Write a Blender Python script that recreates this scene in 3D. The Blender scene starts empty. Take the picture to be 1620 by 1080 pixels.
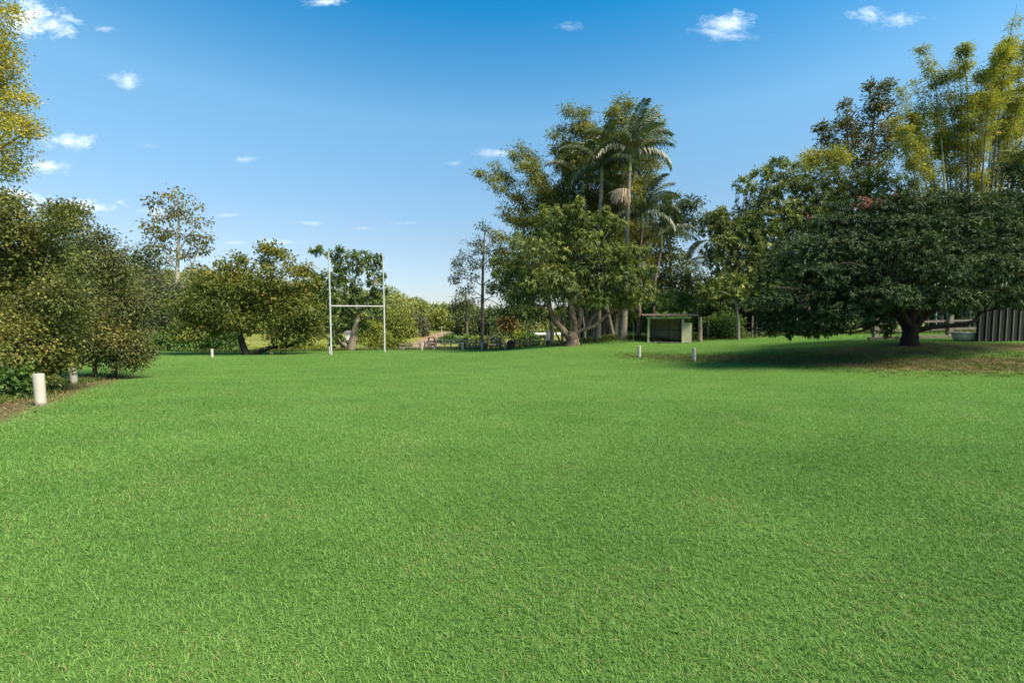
import bpy, math, random
import numpy as np
from mathutils import Vector, Matrix

SC = bpy.context.scene
COL = SC.collection
RNG = np.random.default_rng(11)
random.seed(5)

# ------------------------------------------------------------------ camera model (photo is 1620 x 1080)
F = 720.0
CAM = np.array([0.0, 0.0, 1.6])
PITCH = math.atan(40 / F)
CA, SA = math.cos(PITCH), math.sin(PITCH)


def ray(u, v):
    dx = (u - 810) / F
    dy = -(v - 540) / F
    return np.array([dx, CA + dy * SA, -SA + dy * CA])


def P(u, v, Y):
    d = ray(u, v)
    return CAM + d * (Y / d[1])


# ------------------------------------------------------------------ terrain
def sstep(a, b, x):
    t = np.clip((x - a) / (b - a), 0, 1)
    return t * t * (3 - 2 * t)


_ctrl = []
for u, v, D in [(57, 641, 7.7), (112, 609, 11.5), (334, 566, 27), (523, 561, 28), (608, 557, 29.8), (666, 554, 32),
                (735, 553.5, 32), (800, 553, 32.5), (905, 545, 28), (985, 534, 30), (1012, 565.5, 20.8),
                (1099, 571.5, 18.5), (1060, 543, 27.6), (1108, 540, 27.6), (1440, 546, 17), (1580, 541, 18.3),
                (1250, 579, 15.4), (1400, 586, 13.9), (1600, 591, 13.1), (1600, 561, 14.9), (1400, 561, 15.6),
                (1250, 559, 17.2), (1170, 565, 18.2), (1170, 557, 20), (1250, 537, 26), (1250, 529, 30), (200, 596, 15)]:
    p = P(u, v, D)
    _ctrl.append((p[0], p[1], p[2]))
_ctrl += [(0, 0, 0), (-10, 0, .15), (10, 0, .05), (0, -12, .1), (0, 6, 0), (0, 12, -.18), (-5, 18, -.45), (4, 18, -.35),
          (9, 9, 0), (16, 8, 0), (26, 9, .1), (26, 18, .7), (32, 30, .6), (20, 34, .45), (-20, 6, .1), (-22, 20, -.5),
          (-28, 34, -1), (10, 36, .2), (-4, 24, -.6)]
_c = np.array(_ctrl, float)


def _k(r2):
    return 0.5 * r2 * np.log(r2 + 1e-9)


_n = len(_c)
_A = np.zeros((_n + 3, _n + 3))
_d2 = ((_c[:, None, :2] - _c[None, :, :2]) ** 2).sum(-1)
_A[:_n, :_n] = _k(_d2) + np.eye(_n) * 0.6
_A[:_n, _n] = 1
_A[:_n, _n + 1:] = _c[:, :2]
_A[_n, :_n] = 1
_A[_n + 1:, :_n] = _c[:, :2].T
_W = np.linalg.solve(_A, np.concatenate([_c[:, 2], np.zeros(3)]))


def tz(x, y):
    """ground height"""
    x = np.asarray(x, float)
    y = np.asarray(y, float)
    sh = np.broadcast(x, y).shape
    xf = np.broadcast_to(x, sh).ravel()
    yf = np.broadcast_to(y, sh).ravel()
    xc = np.clip(xf, -30, 34)
    yc = np.clip(yf, -12, 38)
    z = np.full(xf.shape, _W[_n]) + _W[_n + 1] * xc + _W[_n + 2] * yc
    for i in range(_n):
        z += _W[i] * _k((xc - _c[i, 0]) ** 2 + (yc - _c[i, 1]) ** 2)
    uu = 810 + F * xf / np.maximum(yf, 5)
    far = -1.9 + 2.1 * sstep(900, 1000, uu) - .5 * sstep(660, 560, uu)
    t = sstep(32.8, 46, yf)
    z = z * (1 - t) + far * t
    ridge = np.interp(uu, [-600, 200, 300, 400, 500, 610, 670, 720, 900, 2400], [17, 16, 15, 12, 8, 6.0, .2, -2.2, -2, 4])
    z += (ridge + 2) * sstep(115, 215, yf) * (1 - .5 * sstep(240, 500, yf))
    return z.reshape(sh)


def gz(x, y):
    return float(tz(np.array([x]), np.array([y]))[0])


def G(u, v):
    """where the ray through a photo pixel meets the ground"""
    d = ray(u, v)
    t = np.concatenate([np.linspace(1, 40, 800), np.linspace(40, 260, 800)])
    pts = CAM + t[:, None] * d
    below = np.nonzero(pts[:, 2] <= tz(pts[:, 0], pts[:, 1]))[0]
    return pts[below[0]] if len(below) else pts[-1]


def onG(u, Y):
    x = (u - 810) / F * Y
    return np.array([x, Y, gz(x, Y)])


# ------------------------------------------------------------------ object helpers
def tag(o, label=None, cat=None, group=None, kind=None):
    if label: o['label'] = label
    if cat: o['category'] = cat
    if group: o['group'] = group
    if kind: o['kind'] = kind
    return o


def empty(name, loc, label=None, cat=None, group=None, rz=0):
    o = bpy.data.objects.new(name, None)
    COL.objects.link(o)
    o.location = loc
    o.rotation_euler = (0, 0, rz)
    o.empty_display_size = .2
    o.matrix_world = Matrix.LocRotScale(Vector(loc), o.rotation_euler, None)
    return tag(o, label, cat, group)


class MB:
    """collects verts and faces (world space)"""

    def __init__(self):
        self.v = []
        self.f = []
        self.tint = []
        self.n = 0

    def add(self, v, f, tint=None):
        v = np.asarray(v, float).reshape(-1, 3)
        self.v.append(v)
        for a in f:
            pass
        self.f.append([np.asarray(a, np.int64) + self.n for a in f] if isinstance(f, list) else np.asarray(f, np.int64) + self.n)
        if isinstance(f, list):
            self.tint.append(np.full(len(f), .5 if tint is None else tint))
        else:
            self.tint.append(np.full(len(f), .5) if tint is None else np.broadcast_to(np.asarray(tint, float), (len(f),)))
        self.n += len(v)
        return self

    def box(self, c, size, rot=None, taper=1.0):
        sx, sy, sz = [s / 2 for s in size]
        pts = np.array([[-sx, -sy, -sz], [sx, -sy, -sz], [sx, sy, -sz], [-sx, sy, -sz],
                        [-sx * taper, -sy * taper, sz], [sx * taper, -sy * taper, sz], [sx * taper, sy * taper, sz], [-sx * taper, sy * taper, sz]])
        if rot is not None:
            pts = pts @ np.array(rot).T
        self.add(pts + np.array(c), np.array([[0, 3, 2, 1], [4, 5, 6, 7], [0, 1, 5, 4], [1, 2, 6, 5], [2, 3, 7, 6], [3, 0, 4, 7]]))
        return self

    def bar(self, a, b, w, h, up=(0, 0, 1)):
        """rectangular timber from a to b"""
        a = np.array(a, float); b = np.array(b, float)
        d = b - a; L = np.linalg.norm(d); d /= L
        s = np.cross(d, up)
        if np.linalg.norm(s) < 1e-4: s = np.cross(d, (0, 1, 0))
        s /= np.linalg.norm(s); t = np.cross(s, d)
        R = np.stack([d, s, t], 1)
        return self.box((a + b) / 2, (L, w, h), R)

    def tube(self, path, radii, sides=8, caps=True, wob=0.0, smooth=3, rng=RNG):
        p = np.array(path, float)
        r = np.broadcast_to(np.array(radii, float), (len(p),)).copy()
        if smooth > 1 and len(p) > 2:
            q = np.vstack([2 * p[0] - p[1], p, 2 * p[-1] - p[-2]])
            out = []; rr = []
            for i in range(1, len(q) - 2):
                for s in range(smooth):
                    t = s / smooth
                    out.append(.5 * (2 * q[i] + (q[i + 1] - q[i - 1]) * t + (2 * q[i - 1] - 5 * q[i] + 4 * q[i + 1] - q[i + 2]) * t * t + (-q[i - 1] + 3 * q[i] - 3 * q[i + 1] + q[i + 2]) * t ** 3))
                    rr.append(r[i - 1] * (1 - t) + r[i] * t)
            out.append(p[-1]); rr.append(r[-1])
            p = np.array(out); r = np.array(rr)
        n = len(p)
        tg = np.gradient(p, axis=0)
        tg /= np.linalg.norm(tg, axis=1)[:, None] + 1e-9
        a = np.array([1.0, 0, 0]) if abs(tg[0][0]) < .8 else np.array([0, 1.0, 0])
        ph = np.arange(sides) * 2 * math.pi / sides
        rings = []
        for i in range(n):
            a = a - tg[i] * a.dot(tg[i]); a /= np.linalg.norm(a) + 1e-9
            b = np.cross(tg[i], a)
            rad = r[i] * (1 + wob * rng.uniform(-1, 1, sides)) if wob else np.full(sides, r[i])
            rings.append(p[i] + (np.cos(ph) * rad)[:, None] * a + (np.sin(ph) * rad)[:, None] * b)
        v = np.vstack(rings)
        i0 = np.arange(sides); i1 = (i0 + 1) % sides
        f = np.vstack([np.stack([k * sides + i0, k * sides + i1, (k + 1) * sides + i1, (k + 1) * sides + i0], 1) for k in range(n - 1)])
        self.add(v, f)
        if caps:
            c0 = self.n
            self.add(np.vstack([rings[-1], rings[-1].mean(0)[None]]), np.stack([i0, i1, np.full(sides, sides), np.full(sides, sides)], 1)[:, :3])
            self.add(np.vstack([rings[0], rings[0].mean(0)[None]]), np.stack([i1, i0, np.full(sides, sides)], 1))
        return self

    def lathe(self, c, prof, sides=20, R=None):
        ph = np.arange(sides) * 2 * math.pi / sides
        v = np.vstack([np.stack([r * np.cos(ph), r * np.sin(ph), np.full(sides, z)], 1) for r, z in prof])
        if R is not None: v = v @ np.array(R).T
        i0 = np.arange(sides); i1 = (i0 + 1) % sides
        f = np.vstack([np.stack([k * sides + i0, k * sides + i1, (k + 1) * sides + i1, (k + 1) * sides + i0], 1) for k in range(len(prof) - 1)])
        return self.add(v + np.array(c), f)

    def build(self, name, mat, parent=None, origin=None, smooth=False):
        v = np.vstack(self.v)
        loc = np.array(origin, float) if origin is not None else (np.array(parent.matrix_world.translation) if parent else np.zeros(3))
        if parent is not None:
            inv = np.array(parent.matrix_world.inverted())
            vl = v @ inv[:3, :3].T + inv[:3, 3]
        else:
            vl = v - loc
        idx = []; tot = []
        for f in self.f:
            if isinstance(f, list):
                for a in f:
                    idx.append(a); tot.append(np.array([len(a)]))
            else:
                idx.append(f.ravel()); tot.append(np.full(len(f), f.shape[1]))
        idx = np.concatenate(idx); tot = np.concatenate(tot)
        me = bpy.data.meshes.new(name)
        me.vertices.add(len(vl)); me.vertices.foreach_set('co', vl.astype(np.float32).ravel())
        me.loops.add(len(idx)); me.loops.foreach_set('vertex_index', idx.astype(np.int32))
        st = np.concatenate([[0], np.cumsum(tot)[:-1]])
        me.polygons.add(len(tot)); me.polygons.foreach_set('loop_start', st.astype(np.int32))
        me.polygons.foreach_set('loop_total', tot.astype(np.int32))
        me.polygons.foreach_set('use_smooth', np.full(len(tot), smooth))
        at = me.attributes.new('tint', 'FLOAT', 'FACE')
        at.data.foreach_set('value', np.concatenate(self.tint).astype(np.float32))
        me.update(calc_edges=True)
        me.validate()
        me.materials.append(mat)
        o = bpy.data.objects.new(name, me)
        COL.objects.link(o)
        if parent is not None:
            o.parent = parent
        else:
            o.location = loc
        return o


# ------------------------------------------------------------------ materials
def new_mat(name):
    m = bpy.data.materials.new(name)
    m.use_nodes = True
    nt = m.node_tree
    for n in list(nt.nodes): nt.nodes.remove(n)
    return m, nt, lambda t, **k: _nn(nt, t, k)


def _nn(nt, t, k):
    n = nt.nodes.new(t)
    for a, b in k.items():
        setattr(n, a, b)
    return n


def ramp(N, cols):
    r = N('ShaderNodeValToRGB')
    e = r.color_ramp.elements
    while len(e) > 1: e.remove(e[-1])
    for i, (p, c) in enumerate(cols):
        el = e[0] if i == 0 else e.new(p)
        el.position = p
        el.color = (*c, 1)
    return r


def leaf_mat(name, cols, trans=.3, rough=.5, spec=.3, tcol=(1.25, 1.3, .6), gain=1.0):
    cols = [(p, tuple(min(.6, q * gain) for q in c)) for p, c in cols]
    m, nt, N = new_mat(name)
    a = N('ShaderNodeAttribute', attribute_name='tint')
    r = ramp(N, cols)
    nt.links.new(a.outputs['Fac'], r.inputs[0])
    b = N('ShaderNodeBsdfPrincipled')
    b.inputs['Roughness'].default_value = rough
    b.inputs['Specular IOR Level'].default_value = spec
    nt.links.new(r.outputs[0], b.inputs['Base Color'])
    mul = N('ShaderNodeMix', data_type='RGBA', blend_type='MULTIPLY')
    mul.inputs[0].default_value = 1
    nt.links.new(r.outputs[0], mul.inputs[6])
    mul.inputs[7].default_value = (*tcol, 1)
    t = N('ShaderNodeBsdfTranslucent')
    nt.links.new(mul.outputs[2], t.inputs[0])
    mx = N('ShaderNodeMixShader')
    mx.inputs[0].default_value = trans
    nt.links.new(b.outputs[0], mx.inputs[1]); nt.links.new(t.outputs[0], mx.inputs[2])
    o = N('ShaderNodeOutputMaterial')
    nt.links.new(mx.outputs[0], o.inputs[0])
    return m


def solid_mat(name, c0, c1, scale=6, rough=.8, bump=.3, stretch=(1, 1, 1), spec=.3, metal=0, mid=(.35, .65), spots=None, detail=6):
    """noise-mottled material in object space"""
    m, nt, N = new_mat(name)
    tc = N('ShaderNodeTexCoord'); mp = N('ShaderNodeMapping')
    mp.inputs['Scale'].default_value = stretch
    nt.links.new(tc.outputs['Object'], mp.inputs[0])
    nz = N('ShaderNodeTexNoise'); nz.inputs['Scale'].default_value = scale; nz.inputs['Detail'].default_value = detail; nz.inputs['Roughness'].default_value = .65
    nt.links.new(mp.outputs[0], nz.inputs['Vector'])
    r = ramp(N, [(mid[0], c0), (mid[1], c1)])
    nt.links.new(nz.outputs[0], r.inputs[0])
    col = r.outputs[0]
    if spots:
        n2 = N('ShaderNodeTexNoise'); n2.inputs['Scale'].default_value = spots[1]; n2.inputs['Detail'].default_value = 5
        nt.links.new(tc.outputs['Object'], n2.inputs['Vector'])
        r2 = ramp(N, [(spots[2], (0, 0, 0)), (spots[2] + .12, (1, 1, 1))])
        nt.links.new(n2.outputs[0], r2.inputs[0])
        mx = N('ShaderNodeMix', data_type='RGBA')
        nt.links.new(r2.outputs[0], mx.inputs[0]); nt.links.new(col, mx.inputs[6]); mx.inputs[7].default_value = (*spots[0], 1)
        col = mx.outputs[2]
    b = N('ShaderNodeBsdfPrincipled')
    b.inputs['Roughness'].default_value = rough; b.inputs['Specular IOR Level'].default_value = spec; b.inputs['Metallic'].default_value = metal
    nt.links.new(col, b.inputs['Base Color'])
    if bump:
        bp = N('ShaderNodeBump'); bp.inputs['Strength'].default_value = bump; bp.inputs['Distance'].default_value = .03
        nt.links.new(nz.outputs[0], bp.inputs['Height']); nt.links.new(bp.outputs[0], b.inputs['Normal'])
    o = N('ShaderNodeOutputMaterial')
    nt.links.new(b.outputs[0], o.inputs[0])
    return m


def C(h):
    """sRGB hex of a real surface colour -> linear"""
    h = h.lstrip('#')
    return tuple(((int(h[i:i + 2], 16) / 255) ** 2.2) for i in (0, 2, 4))


BARK_GREY = solid_mat('grey_bark', (.13, .105, .08), (.32, .27, .21), 5, .9, .8, (3, 3, .8), spots=((.34, .33, .28), 2.5, .56))
BARK_BROWN = solid_mat('brown_bark', (.06, .042, .03), (.19, .135, .09), 6, .9, .8, (3, 3, .7), spots=((.25, .23, .19), 3, .58))
BARK_DARK = solid_mat('dark_bark', (.012, .010, .008), (.034, .027, .021), 6, .9, .8, (3, 3, .7))
BARK_PALE = solid_mat('pale_gum_bark', (.28, .24, .2), (.5, .46, .4), 4, .85, .3, (2, 2, .5))
PALM_BARK = solid_mat('ringed_palm_bark', (.11, .095, .078), (.26, .235, .195), 5, .9, .6, (.6, .6, 9), spots=((.10, .065, .045), 1.6, .55))
PALM_BROWN = solid_mat('brown_palm_bark', (.09, .065, .05), (.24, .19, .15), 5, .9, .6, (.6, .6, 9), spots=((.12, .06, .04), 1.4, .48))
SHAFT = solid_mat('green_crownshaft', (.12, .17, .05), (.22, .24, .09), 4, .5, .1, (1, 1, .3))
CULM = solid_mat('bamboo_culm', (.20, .20, .12), (.44, .42, .33), 4, .5, .1, (1, 1, .6))
CULM_DARK = solid_mat('dark_bamboo_culm', (.03, .028, .02), (.10, .09, .06), 4, .6, .1, (1, 1, .6))

L_YELLOW = leaf_mat('yellow_green_leaves', [(0, (.10, .10, .012)), (.4, (.19, .18, .018)), (.8, (.28, .24, .025)), (1, (.34, .25, .03))], .35, gain=1.65)
L_HEDGE = leaf_mat('olive_hedge_leaves', [(0, (.030, .042, .012)), (.35, (.068, .080, .018)), (.7, (.118, .122, .026)), (.95, (.20, .19, .04)), (1, (.19, .13, .035))], .3, gain=1.6)
L_HEDGE2 = leaf_mat('dull_hedge_leaves', [(0, (.026, .037, .012)), (.4, (.056, .067, .018)), (.75, (.098, .100, .026)), (.96, (.15, .145, .035)), (1, (.17, .12, .035))], .28, gain=1.55)
L_LOWGREEN = leaf_mat('fresh_green_leaves', [(0, (.03, .06, .015)), (.5, (.065, .115, .025)), (1, (.13, .19, .04))], .32, gain=1.6)
L_BROAD = leaf_mat('broad_tree_leaves', [(0, (.034, .050, .010)), (.45, (.080, .100, .016)), (.82, (.145, .150, .024)), (1, (.22, .15, .03))], .32, gain=1.4)
L_GUM = leaf_mat('gum_leaves', [(0, (.05, .055, .02)), (.5, (.12, .115, .035)), (.85, (.2, .16, .05)), (1, (.24, .14, .06))], .3, gain=1.4)
L_MANGO = leaf_mat('mango_leaves', [(0, (.030, .043, .012)), (.5, (.071, .089, .022)), (.85, (.126, .144, .034)), (1, (.22, .22, .045))], .26, .45, .3, gain=2.15)
L_FIELDTREE = leaf_mat('glossy_tree_leaves', [(0, (.024, .044, .013)), (.5, (.058, .090, .02)), (.85, (.11, .15, .03)), (1, (.14, .09, .04))], .28, .42, .4, gain=1.8)
L_LYCHEE = leaf_mat('lychee_leaves', [(0, (.016, .030, .013)), (.5, (.036, .056, .022)), (.9, (.074, .094, .036)), (1, (.10, .12, .04))], .14, .62, .15, gain=1.6)
L_PINK = leaf_mat('pink_new_leaves', [(0, (.30, .11, .085)), (1, (.46, .23, .18))], .25, tcol=(1, .8, .7))
L_BAMBOO = leaf_mat('bamboo_leaves', [(0, (.075, .088, .018)), (.4, (.145, .155, .026)), (.8, (.23, .215, .032)), (1, (.32, .24, .04))], .4, gain=1.7)
L_BAMBOO_D = leaf_mat('dark_bamboo_leaves', [(0, (.032, .042, .012)), (.5, (.082, .088, .017)), (.85, (.16, .145, .024)), (1, (.24, .19, .03))], .34, gain=2.3)
L_PALM = leaf_mat('palm_leaflets', [(0, (.034, .050, .022)), (.6, (.07, .09, .036)), (1, (.115, .135, .055))], .25, .38, .5, gain=1.3)
L_DARK = leaf_mat('dark_tree_leaves', [(0, (.018, .03, .012)), (.5, (.042, .06, .02)), (.9, (.08, .095, .03)), (1, (.14, .11, .03))], .22, gain=2.1)
L_DUSK = leaf_mat('brown_green_leaves', [(0, (.04, .045, .018)), (.5, (.09, .09, .03)), (.85, (.15, .125, .04)), (1, (.2, .13, .05))], .28, gain=1.35)
L_PINE = leaf_mat('pine_needles', [(0, (.02, .03, .014)), (.6, (.045, .058, .022)), (1, (.085, .09, .03))], .2, gain=1.9)
L_GREY = leaf_mat('grey_green_leaves', [(0, (.045, .055, .03)), (.6, (.09, .10, .05)), (1, (.16, .15, .08))], .25, gain=1.4)
L_FARYEL = leaf_mat('yellow_green_far_leaves', [(0, (.06, .08, .014)), (.5, (.13, .15, .022)), (1, (.24, .23, .035))], .3, gain=1.6)  # yellow-green foliage of the distant trees, tone varied per leaf
L_FAR = leaf_mat('far_forest_leaves', [(0, (.045, .06, .02)), (.5, (.095, .11, .03)), (1, (.18, .18, .045))], .25, gain=2.1)
L_RED = leaf_mat('rusty_shrub_leaves', [(0, (.06, .055, .02)), (.5, (.12, .09, .03)), (1, (.24, .125, .03))], .3, gain=1.3)
L_LIME = leaf_mat('lime_shrub_leaves', [(0, (.10, .13, .02)), (.5, (.19, .22, .03)), (1, (.32, .33, .06))], .3, gain=1.2)
L_LITTER = leaf_mat('dry_fallen_leaves', [(0, (.10, .06, .035)), (.5, (.2, .125, .06)), (1, (.32, .22, .11))], .1, .8, .1)
L_GRASS = leaf_mat('grass_blades', [(0, (.062, .146, .030)), (.35, (.134, .268, .056)), (.8, (.226, .370, .098)), (.955, (.27, .39, .11)), (.985, (.32, .30, .13)), (1, (.34, .24, .13))], .3, .5, .2, tcol=(1.0, 1.25, .6))
L_TALLGRASS = leaf_mat('rough_grass_blades', [(0, (.035, .06, .015)), (.5, (.075, .11, .025)), (.85, (.13, .15, .045)), (1, (.2, .16, .08))], .3, .6, .2, gain=1.3)

WHITE_PVC = solid_mat('white_pvc', (.38, .36, .30), (.47, .45, .39), 5, .5, .05, (1, 1, .5), spots=((.46, .42, .33), 7, .62))
def add_splash(m):
    nt = m.node_tree
    N = lambda t, **k: _nn(nt, t, k)
    b = next(n for n in nt.nodes if n.type == 'BSDF_PRINCIPLED')
    src = b.inputs['Base Color'].links[0].from_socket
    tc = N('ShaderNodeTexCoord'); sp = N('ShaderNodeSeparateXYZ'); nt.links.new(tc.outputs['Object'], sp.inputs[0])
    nz = N('ShaderNodeTexNoise'); nz.inputs['Scale'].default_value = 22; nz.inputs['Detail'].default_value = 6
    nt.links.new(tc.outputs['Object'], nz.inputs['Vector'])
    mr = N('ShaderNodeMapRange'); mr.inputs[1].default_value = .16; mr.inputs[2].default_value = 0; mr.inputs[3].default_value = -.35; mr.inputs[4].default_value = .55
    nt.links.new(sp.outputs[2], mr.inputs[0])
    ad = N('ShaderNodeMath', operation='ADD'); nt.links.new(mr.outputs[0], ad.inputs[0]); nt.links.new(nz.outputs[0], ad.inputs[1])
    th = N('ShaderNodeMapRange'); th.inputs[1].default_value = .55; th.inputs[2].default_value = .95; th.inputs[4].default_value = .75
    nt.links.new(ad.outputs[0], th.inputs[0])
    mx = N('ShaderNodeMix', data_type='RGBA'); nt.links.new(th.outputs[0], mx.inputs[0]); nt.links.new(src, mx.inputs[6]); mx.inputs[7].default_value = (.16, .12, .075, 1)
    nt.links.new(mx.outputs[2], b.inputs['Base Color'])


add_splash(WHITE_PVC)
WHITE_PAINT = solid_mat('white_painted_steel', (.36, .37, .37), (.45, .46, .46), 3, .4, .03, spots=((.45, .40, .33), 5, .66), metal=0)
TIMBER = solid_mat('weathered_timber', (.10, .085, .07), (.26, .23, .19), 7, .9, .6, (1, 1, .6))
TIMBER_GREY = solid_mat('silver_grey_timber', (.20, .19, .17), (.36, .34, .30), 7, .9, .5)
TIMBER_DARK = solid_mat('dark_timber', (.022, .018, .015), (.065, .052, .042), 7, .9, .5)
TIMBER_POST = solid_mat('split_timber_post', (.14, .11, .085), (.34, .28, .22), 6, .9, .9, (4, 4, .5), spots=((.28, .15, .07), 2.2, .58))
RUST = solid_mat('rusty_steel', (.13, .05, .025), (.30, .13, .06), 6, .85, .3)
RUST_DARK = solid_mat('dark_rusty_steel', (.03, .022, .018), (.09, .06, .045), 6, .85, .3)
SHED_CREAM = solid_mat('faded_cream_green_paint', (.41, .375, .22), (.56, .51, .33), 4, .8, .15, (1, 1, .4), spots=((.17, .16, .09), 5, .6))
SHED_OLIVE = solid_mat('olive_board', (.20, .185, .10), (.32, .29, .17), 5, .85, .2, (1, 1, .5))
ROOF_SHEET = solid_mat('weathered_roof_sheet', (.10, .09, .08), (.24, .22, .20), 4, .6, .1, metal=.3, spots=((.13, .075, .05), 3, .56))
DARK_METAL = solid_mat('dark_ribbed_steel', (.012, .011, .010), (.024, .022, .020), 3, .5, .05, metal=.2)
RIB_METAL = solid_mat('pale_rib_steel', (.13, .12, .115), (.20, .185, .17), 3, .5, .05)
ENAMEL = solid_mat('worn_white_enamel', (.42, .42, .40), (.62, .62, .60), 4, .35, .05, spots=((.2, .17, .13), 5, .62))
WHITE_ROOF = solid_mat('white_roof_sheet', (.62, .62, .60), (.75, .75, .73), 2, .5, .05)
WIRE = solid_mat('wire', (.10, .10, .10), (.2, .2, .19), 3, .6, 0, metal=.5)
FLOWER = solid_mat('palm_flower_strands', (.36, .27, .18), (.58, .47, .33), 6, .8, .2)


def ground_material():
    m, nt, N = new_mat('ground')
    tc = N('ShaderNodeTexCoord')
    big = N('ShaderNodeTexNoise'); big.inputs['Scale'].default_value = .35; big.inputs['Detail'].default_value = 5
    fine = N('ShaderNodeTexNoise'); fine.inputs['Scale'].default_value = 30; fine.inputs['Detail'].default_value = 6; fine.inputs['Roughness'].default_value = .75
    for n in (big, fine): nt.links.new(tc.outputs['Object'], n.inputs['Vector'])
    g1 = ramp(N, [(.25, (.045, .090, .016)), (.5, (.085, .165, .028)), (.75, (.14, .24, .047))])
    nt.links.new(fine.outputs[0], g1.inputs[0])
    g2 = ramp(N, [(.3, (.85, .9, .85)), (.7, (1.12, 1.08, 1.1))])
    nt.links.new(big.outputs[0], g2.inputs[0])
    mu = N('ShaderNodeMix', data_type='RGBA', blend_type='MULTIPLY'); mu.inputs[0].default_value = 1
    nt.links.new(g1.outputs[0], mu.inputs[6]); nt.links.new(g2.outputs[0], mu.inputs[7])
    # soil
    so = ramp(N, [(.3, (.055, .036, .02)), (.55, (.13, .085, .045)), (.75, (.21, .15, .085))])
    nt.links.new(fine.outputs[0], so.inputs[0])
    at = N('ShaderNodeAttribute', attribute_name='soil')
    md = N('ShaderNodeTexNoise'); md.inputs['Scale'].default_value = 1.6; md.inputs['Detail'].default_value = 7; md.inputs['Roughness'].default_value = .7
    nt.links.new(tc.outputs['Object'], md.inputs['Vector'])
    ad = N('ShaderNodeMath', operation='ADD'); nt.links.new(at.outputs['Fac'], ad.inputs[0]); nt.links.new(md.outputs[0], ad.inputs[1])
    th = N('ShaderNodeMapRange'); th.inputs[1].default_value = .78; th.inputs[2].default_value = 1.12
    nt.links.new(ad.outputs[0], th.inputs[0])
    mx = N('ShaderNodeMix', data_type='RGBA')
    nt.links.new(th.outputs[0], mx.inputs[0]); nt.links.new(mu.outputs[2], mx.inputs[6]); nt.links.new(so.outputs[0], mx.inputs[7])
    # paddock
    pa = ramp(N, [(.3, (.085, .11, .02)), (.5, (.16, .18, .03)), (.7, (.24, .22, .05))])
    nt.links.new(big.outputs[0], pa.inputs[0])
    ap = N('ShaderNodeAttribute', attribute_name='paddock')
    mp = N('ShaderNodeMix', data_type='RGBA')
    nt.links.new(ap.outputs['Fac'], mp.inputs[0]); nt.links.new(mx.outputs[2], mp.inputs[6]); nt.links.new(pa.outputs[0], mp.inputs[7])
    b = N('ShaderNodeBsdfPrincipled'); b.inputs['Roughness'].default_value = .85; b.inputs['Specular IOR Level'].default_value = .15
    nt.links.new(mp.outputs[2], b.inputs['Base Color'])
    bp = N('ShaderNodeBump'); bp.inputs['Strength'].default_value = .6; bp.inputs['Distance'].default_value = .03
    nt.links.new(fine.outputs[0], bp.inputs['Height']); nt.links.new(bp.outputs[0], b.inputs['Normal'])
    o = N('ShaderNodeOutputMaterial'); nt.links.new(b.outputs[0], o.inputs[0])
    return m


# ------------------------------------------------------------------ ground sheet
def seg_dist(x, y, pts):
    d = np.full(x.shape, 1e9)
    for a, b in zip(pts[:-1], pts[1:]):
        a = np.array(a[:2]); b = np.array(b[:2]); ab = b - a
        t = np.clip(((x - a[0]) * ab[0] + (y - a[1]) * ab[1]) / (ab @ ab), 0, 1)
        d = np.minimum(d, np.hypot(x - a[0] - t * ab[0], y - a[1] - t * ab[1]))
    return d


LEFT_SOIL = [G(u, v) for u, v in ((-60, 668), (0, 645), (45, 632), (85, 617), (130, 607), (185, 596))]
BANK_SOIL = [onG(u, Y) for u, Y in ((1005, 22), (1100, 19.3), (1180, 17.6), (1270, 16.0), (1400, 14.6), (1500, 14.2), (1620, 13.9), (1800, 13.6))]
TREE_SOIL = [onG(u, Y) for u, Y in ((1330, 16.6), (1440, 16.4), (1560, 16.4), (1650, 16.6))]
GROVE_SOIL = [onG(u, Y) for u, Y in ((900, 29), (980, 30.5), (1060, 30), (1120, 30), (1250, 31), (1500, 27), (1700, 25))]


def soil_mask(x, y):
    m = .62 * (1 - sstep(.25, 1.0, seg_dist(x, y, LEFT_SOIL)))
    w = .55 + .25 * np.sin(x * .9)
    m = np.maximum(m, .64 * (1 - sstep(.35, 1.5, seg_dist(x, y, BANK_SOIL))) * sstep(3.5, 9, x))
    m = np.maximum(m, .50 * (1 - sstep(.6, 2.0, seg_dist(x, y, TREE_SOIL))))
    m = np.maximum(m, .42 * (1 - sstep(.8, 2.4, seg_dist(x, y, GROVE_SOIL))))
    return m


GMAT = ground_material()


def make_ground():
    xs = np.concatenate([np.linspace(-400, -60, 24)[:-1], np.linspace(-60, -24, 26)[:-1], np.arange(-24, 30, .35), np.linspace(30, 60, 22), np.linspace(60, 420, 24)[1:]])
    ys = np.concatenate([np.linspace(-40, -4, 10)[:-1], np.arange(-4, 40, .35), np.linspace(40, 120, 60), np.linspace(120, 600, 60)[1:]])
    X, Y = np.meshgrid(xs, ys)
    x = X.ravel(); y = Y.ravel()
    z = tz(x, y)
    nx, ny = len(xs), len(ys)
    i = (np.arange(ny - 1)[:, None] * nx + np.arange(nx - 1)[None]).ravel()
    mb = MB(); mb.add(np.stack([x, y, z], 1), np.stack([i, i + 1, i + 1 + nx, i + nx], 1))
    o = mb.build('ground', GMAT, smooth=True)
    a = o.data.attributes.new('soil', 'FLOAT', 'POINT'); a.data.foreach_set('value', soil_mask(x, y).astype(np.float32))
    uu = 810 + F * x / np.maximum(y, 5)
    pd = sstep(35, 44, y) * (1 - .65 * sstep(880, 980, uu)) * 1.0
    a = o.data.attributes.new('paddock', 'FLOAT', 'POINT'); a.data.foreach_set('value', pd.astype(np.float32))
    tag(o, 'wide mown green lawn rising into a low brown bank on the right', 'ground', kind='structure')


make_ground()


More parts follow.
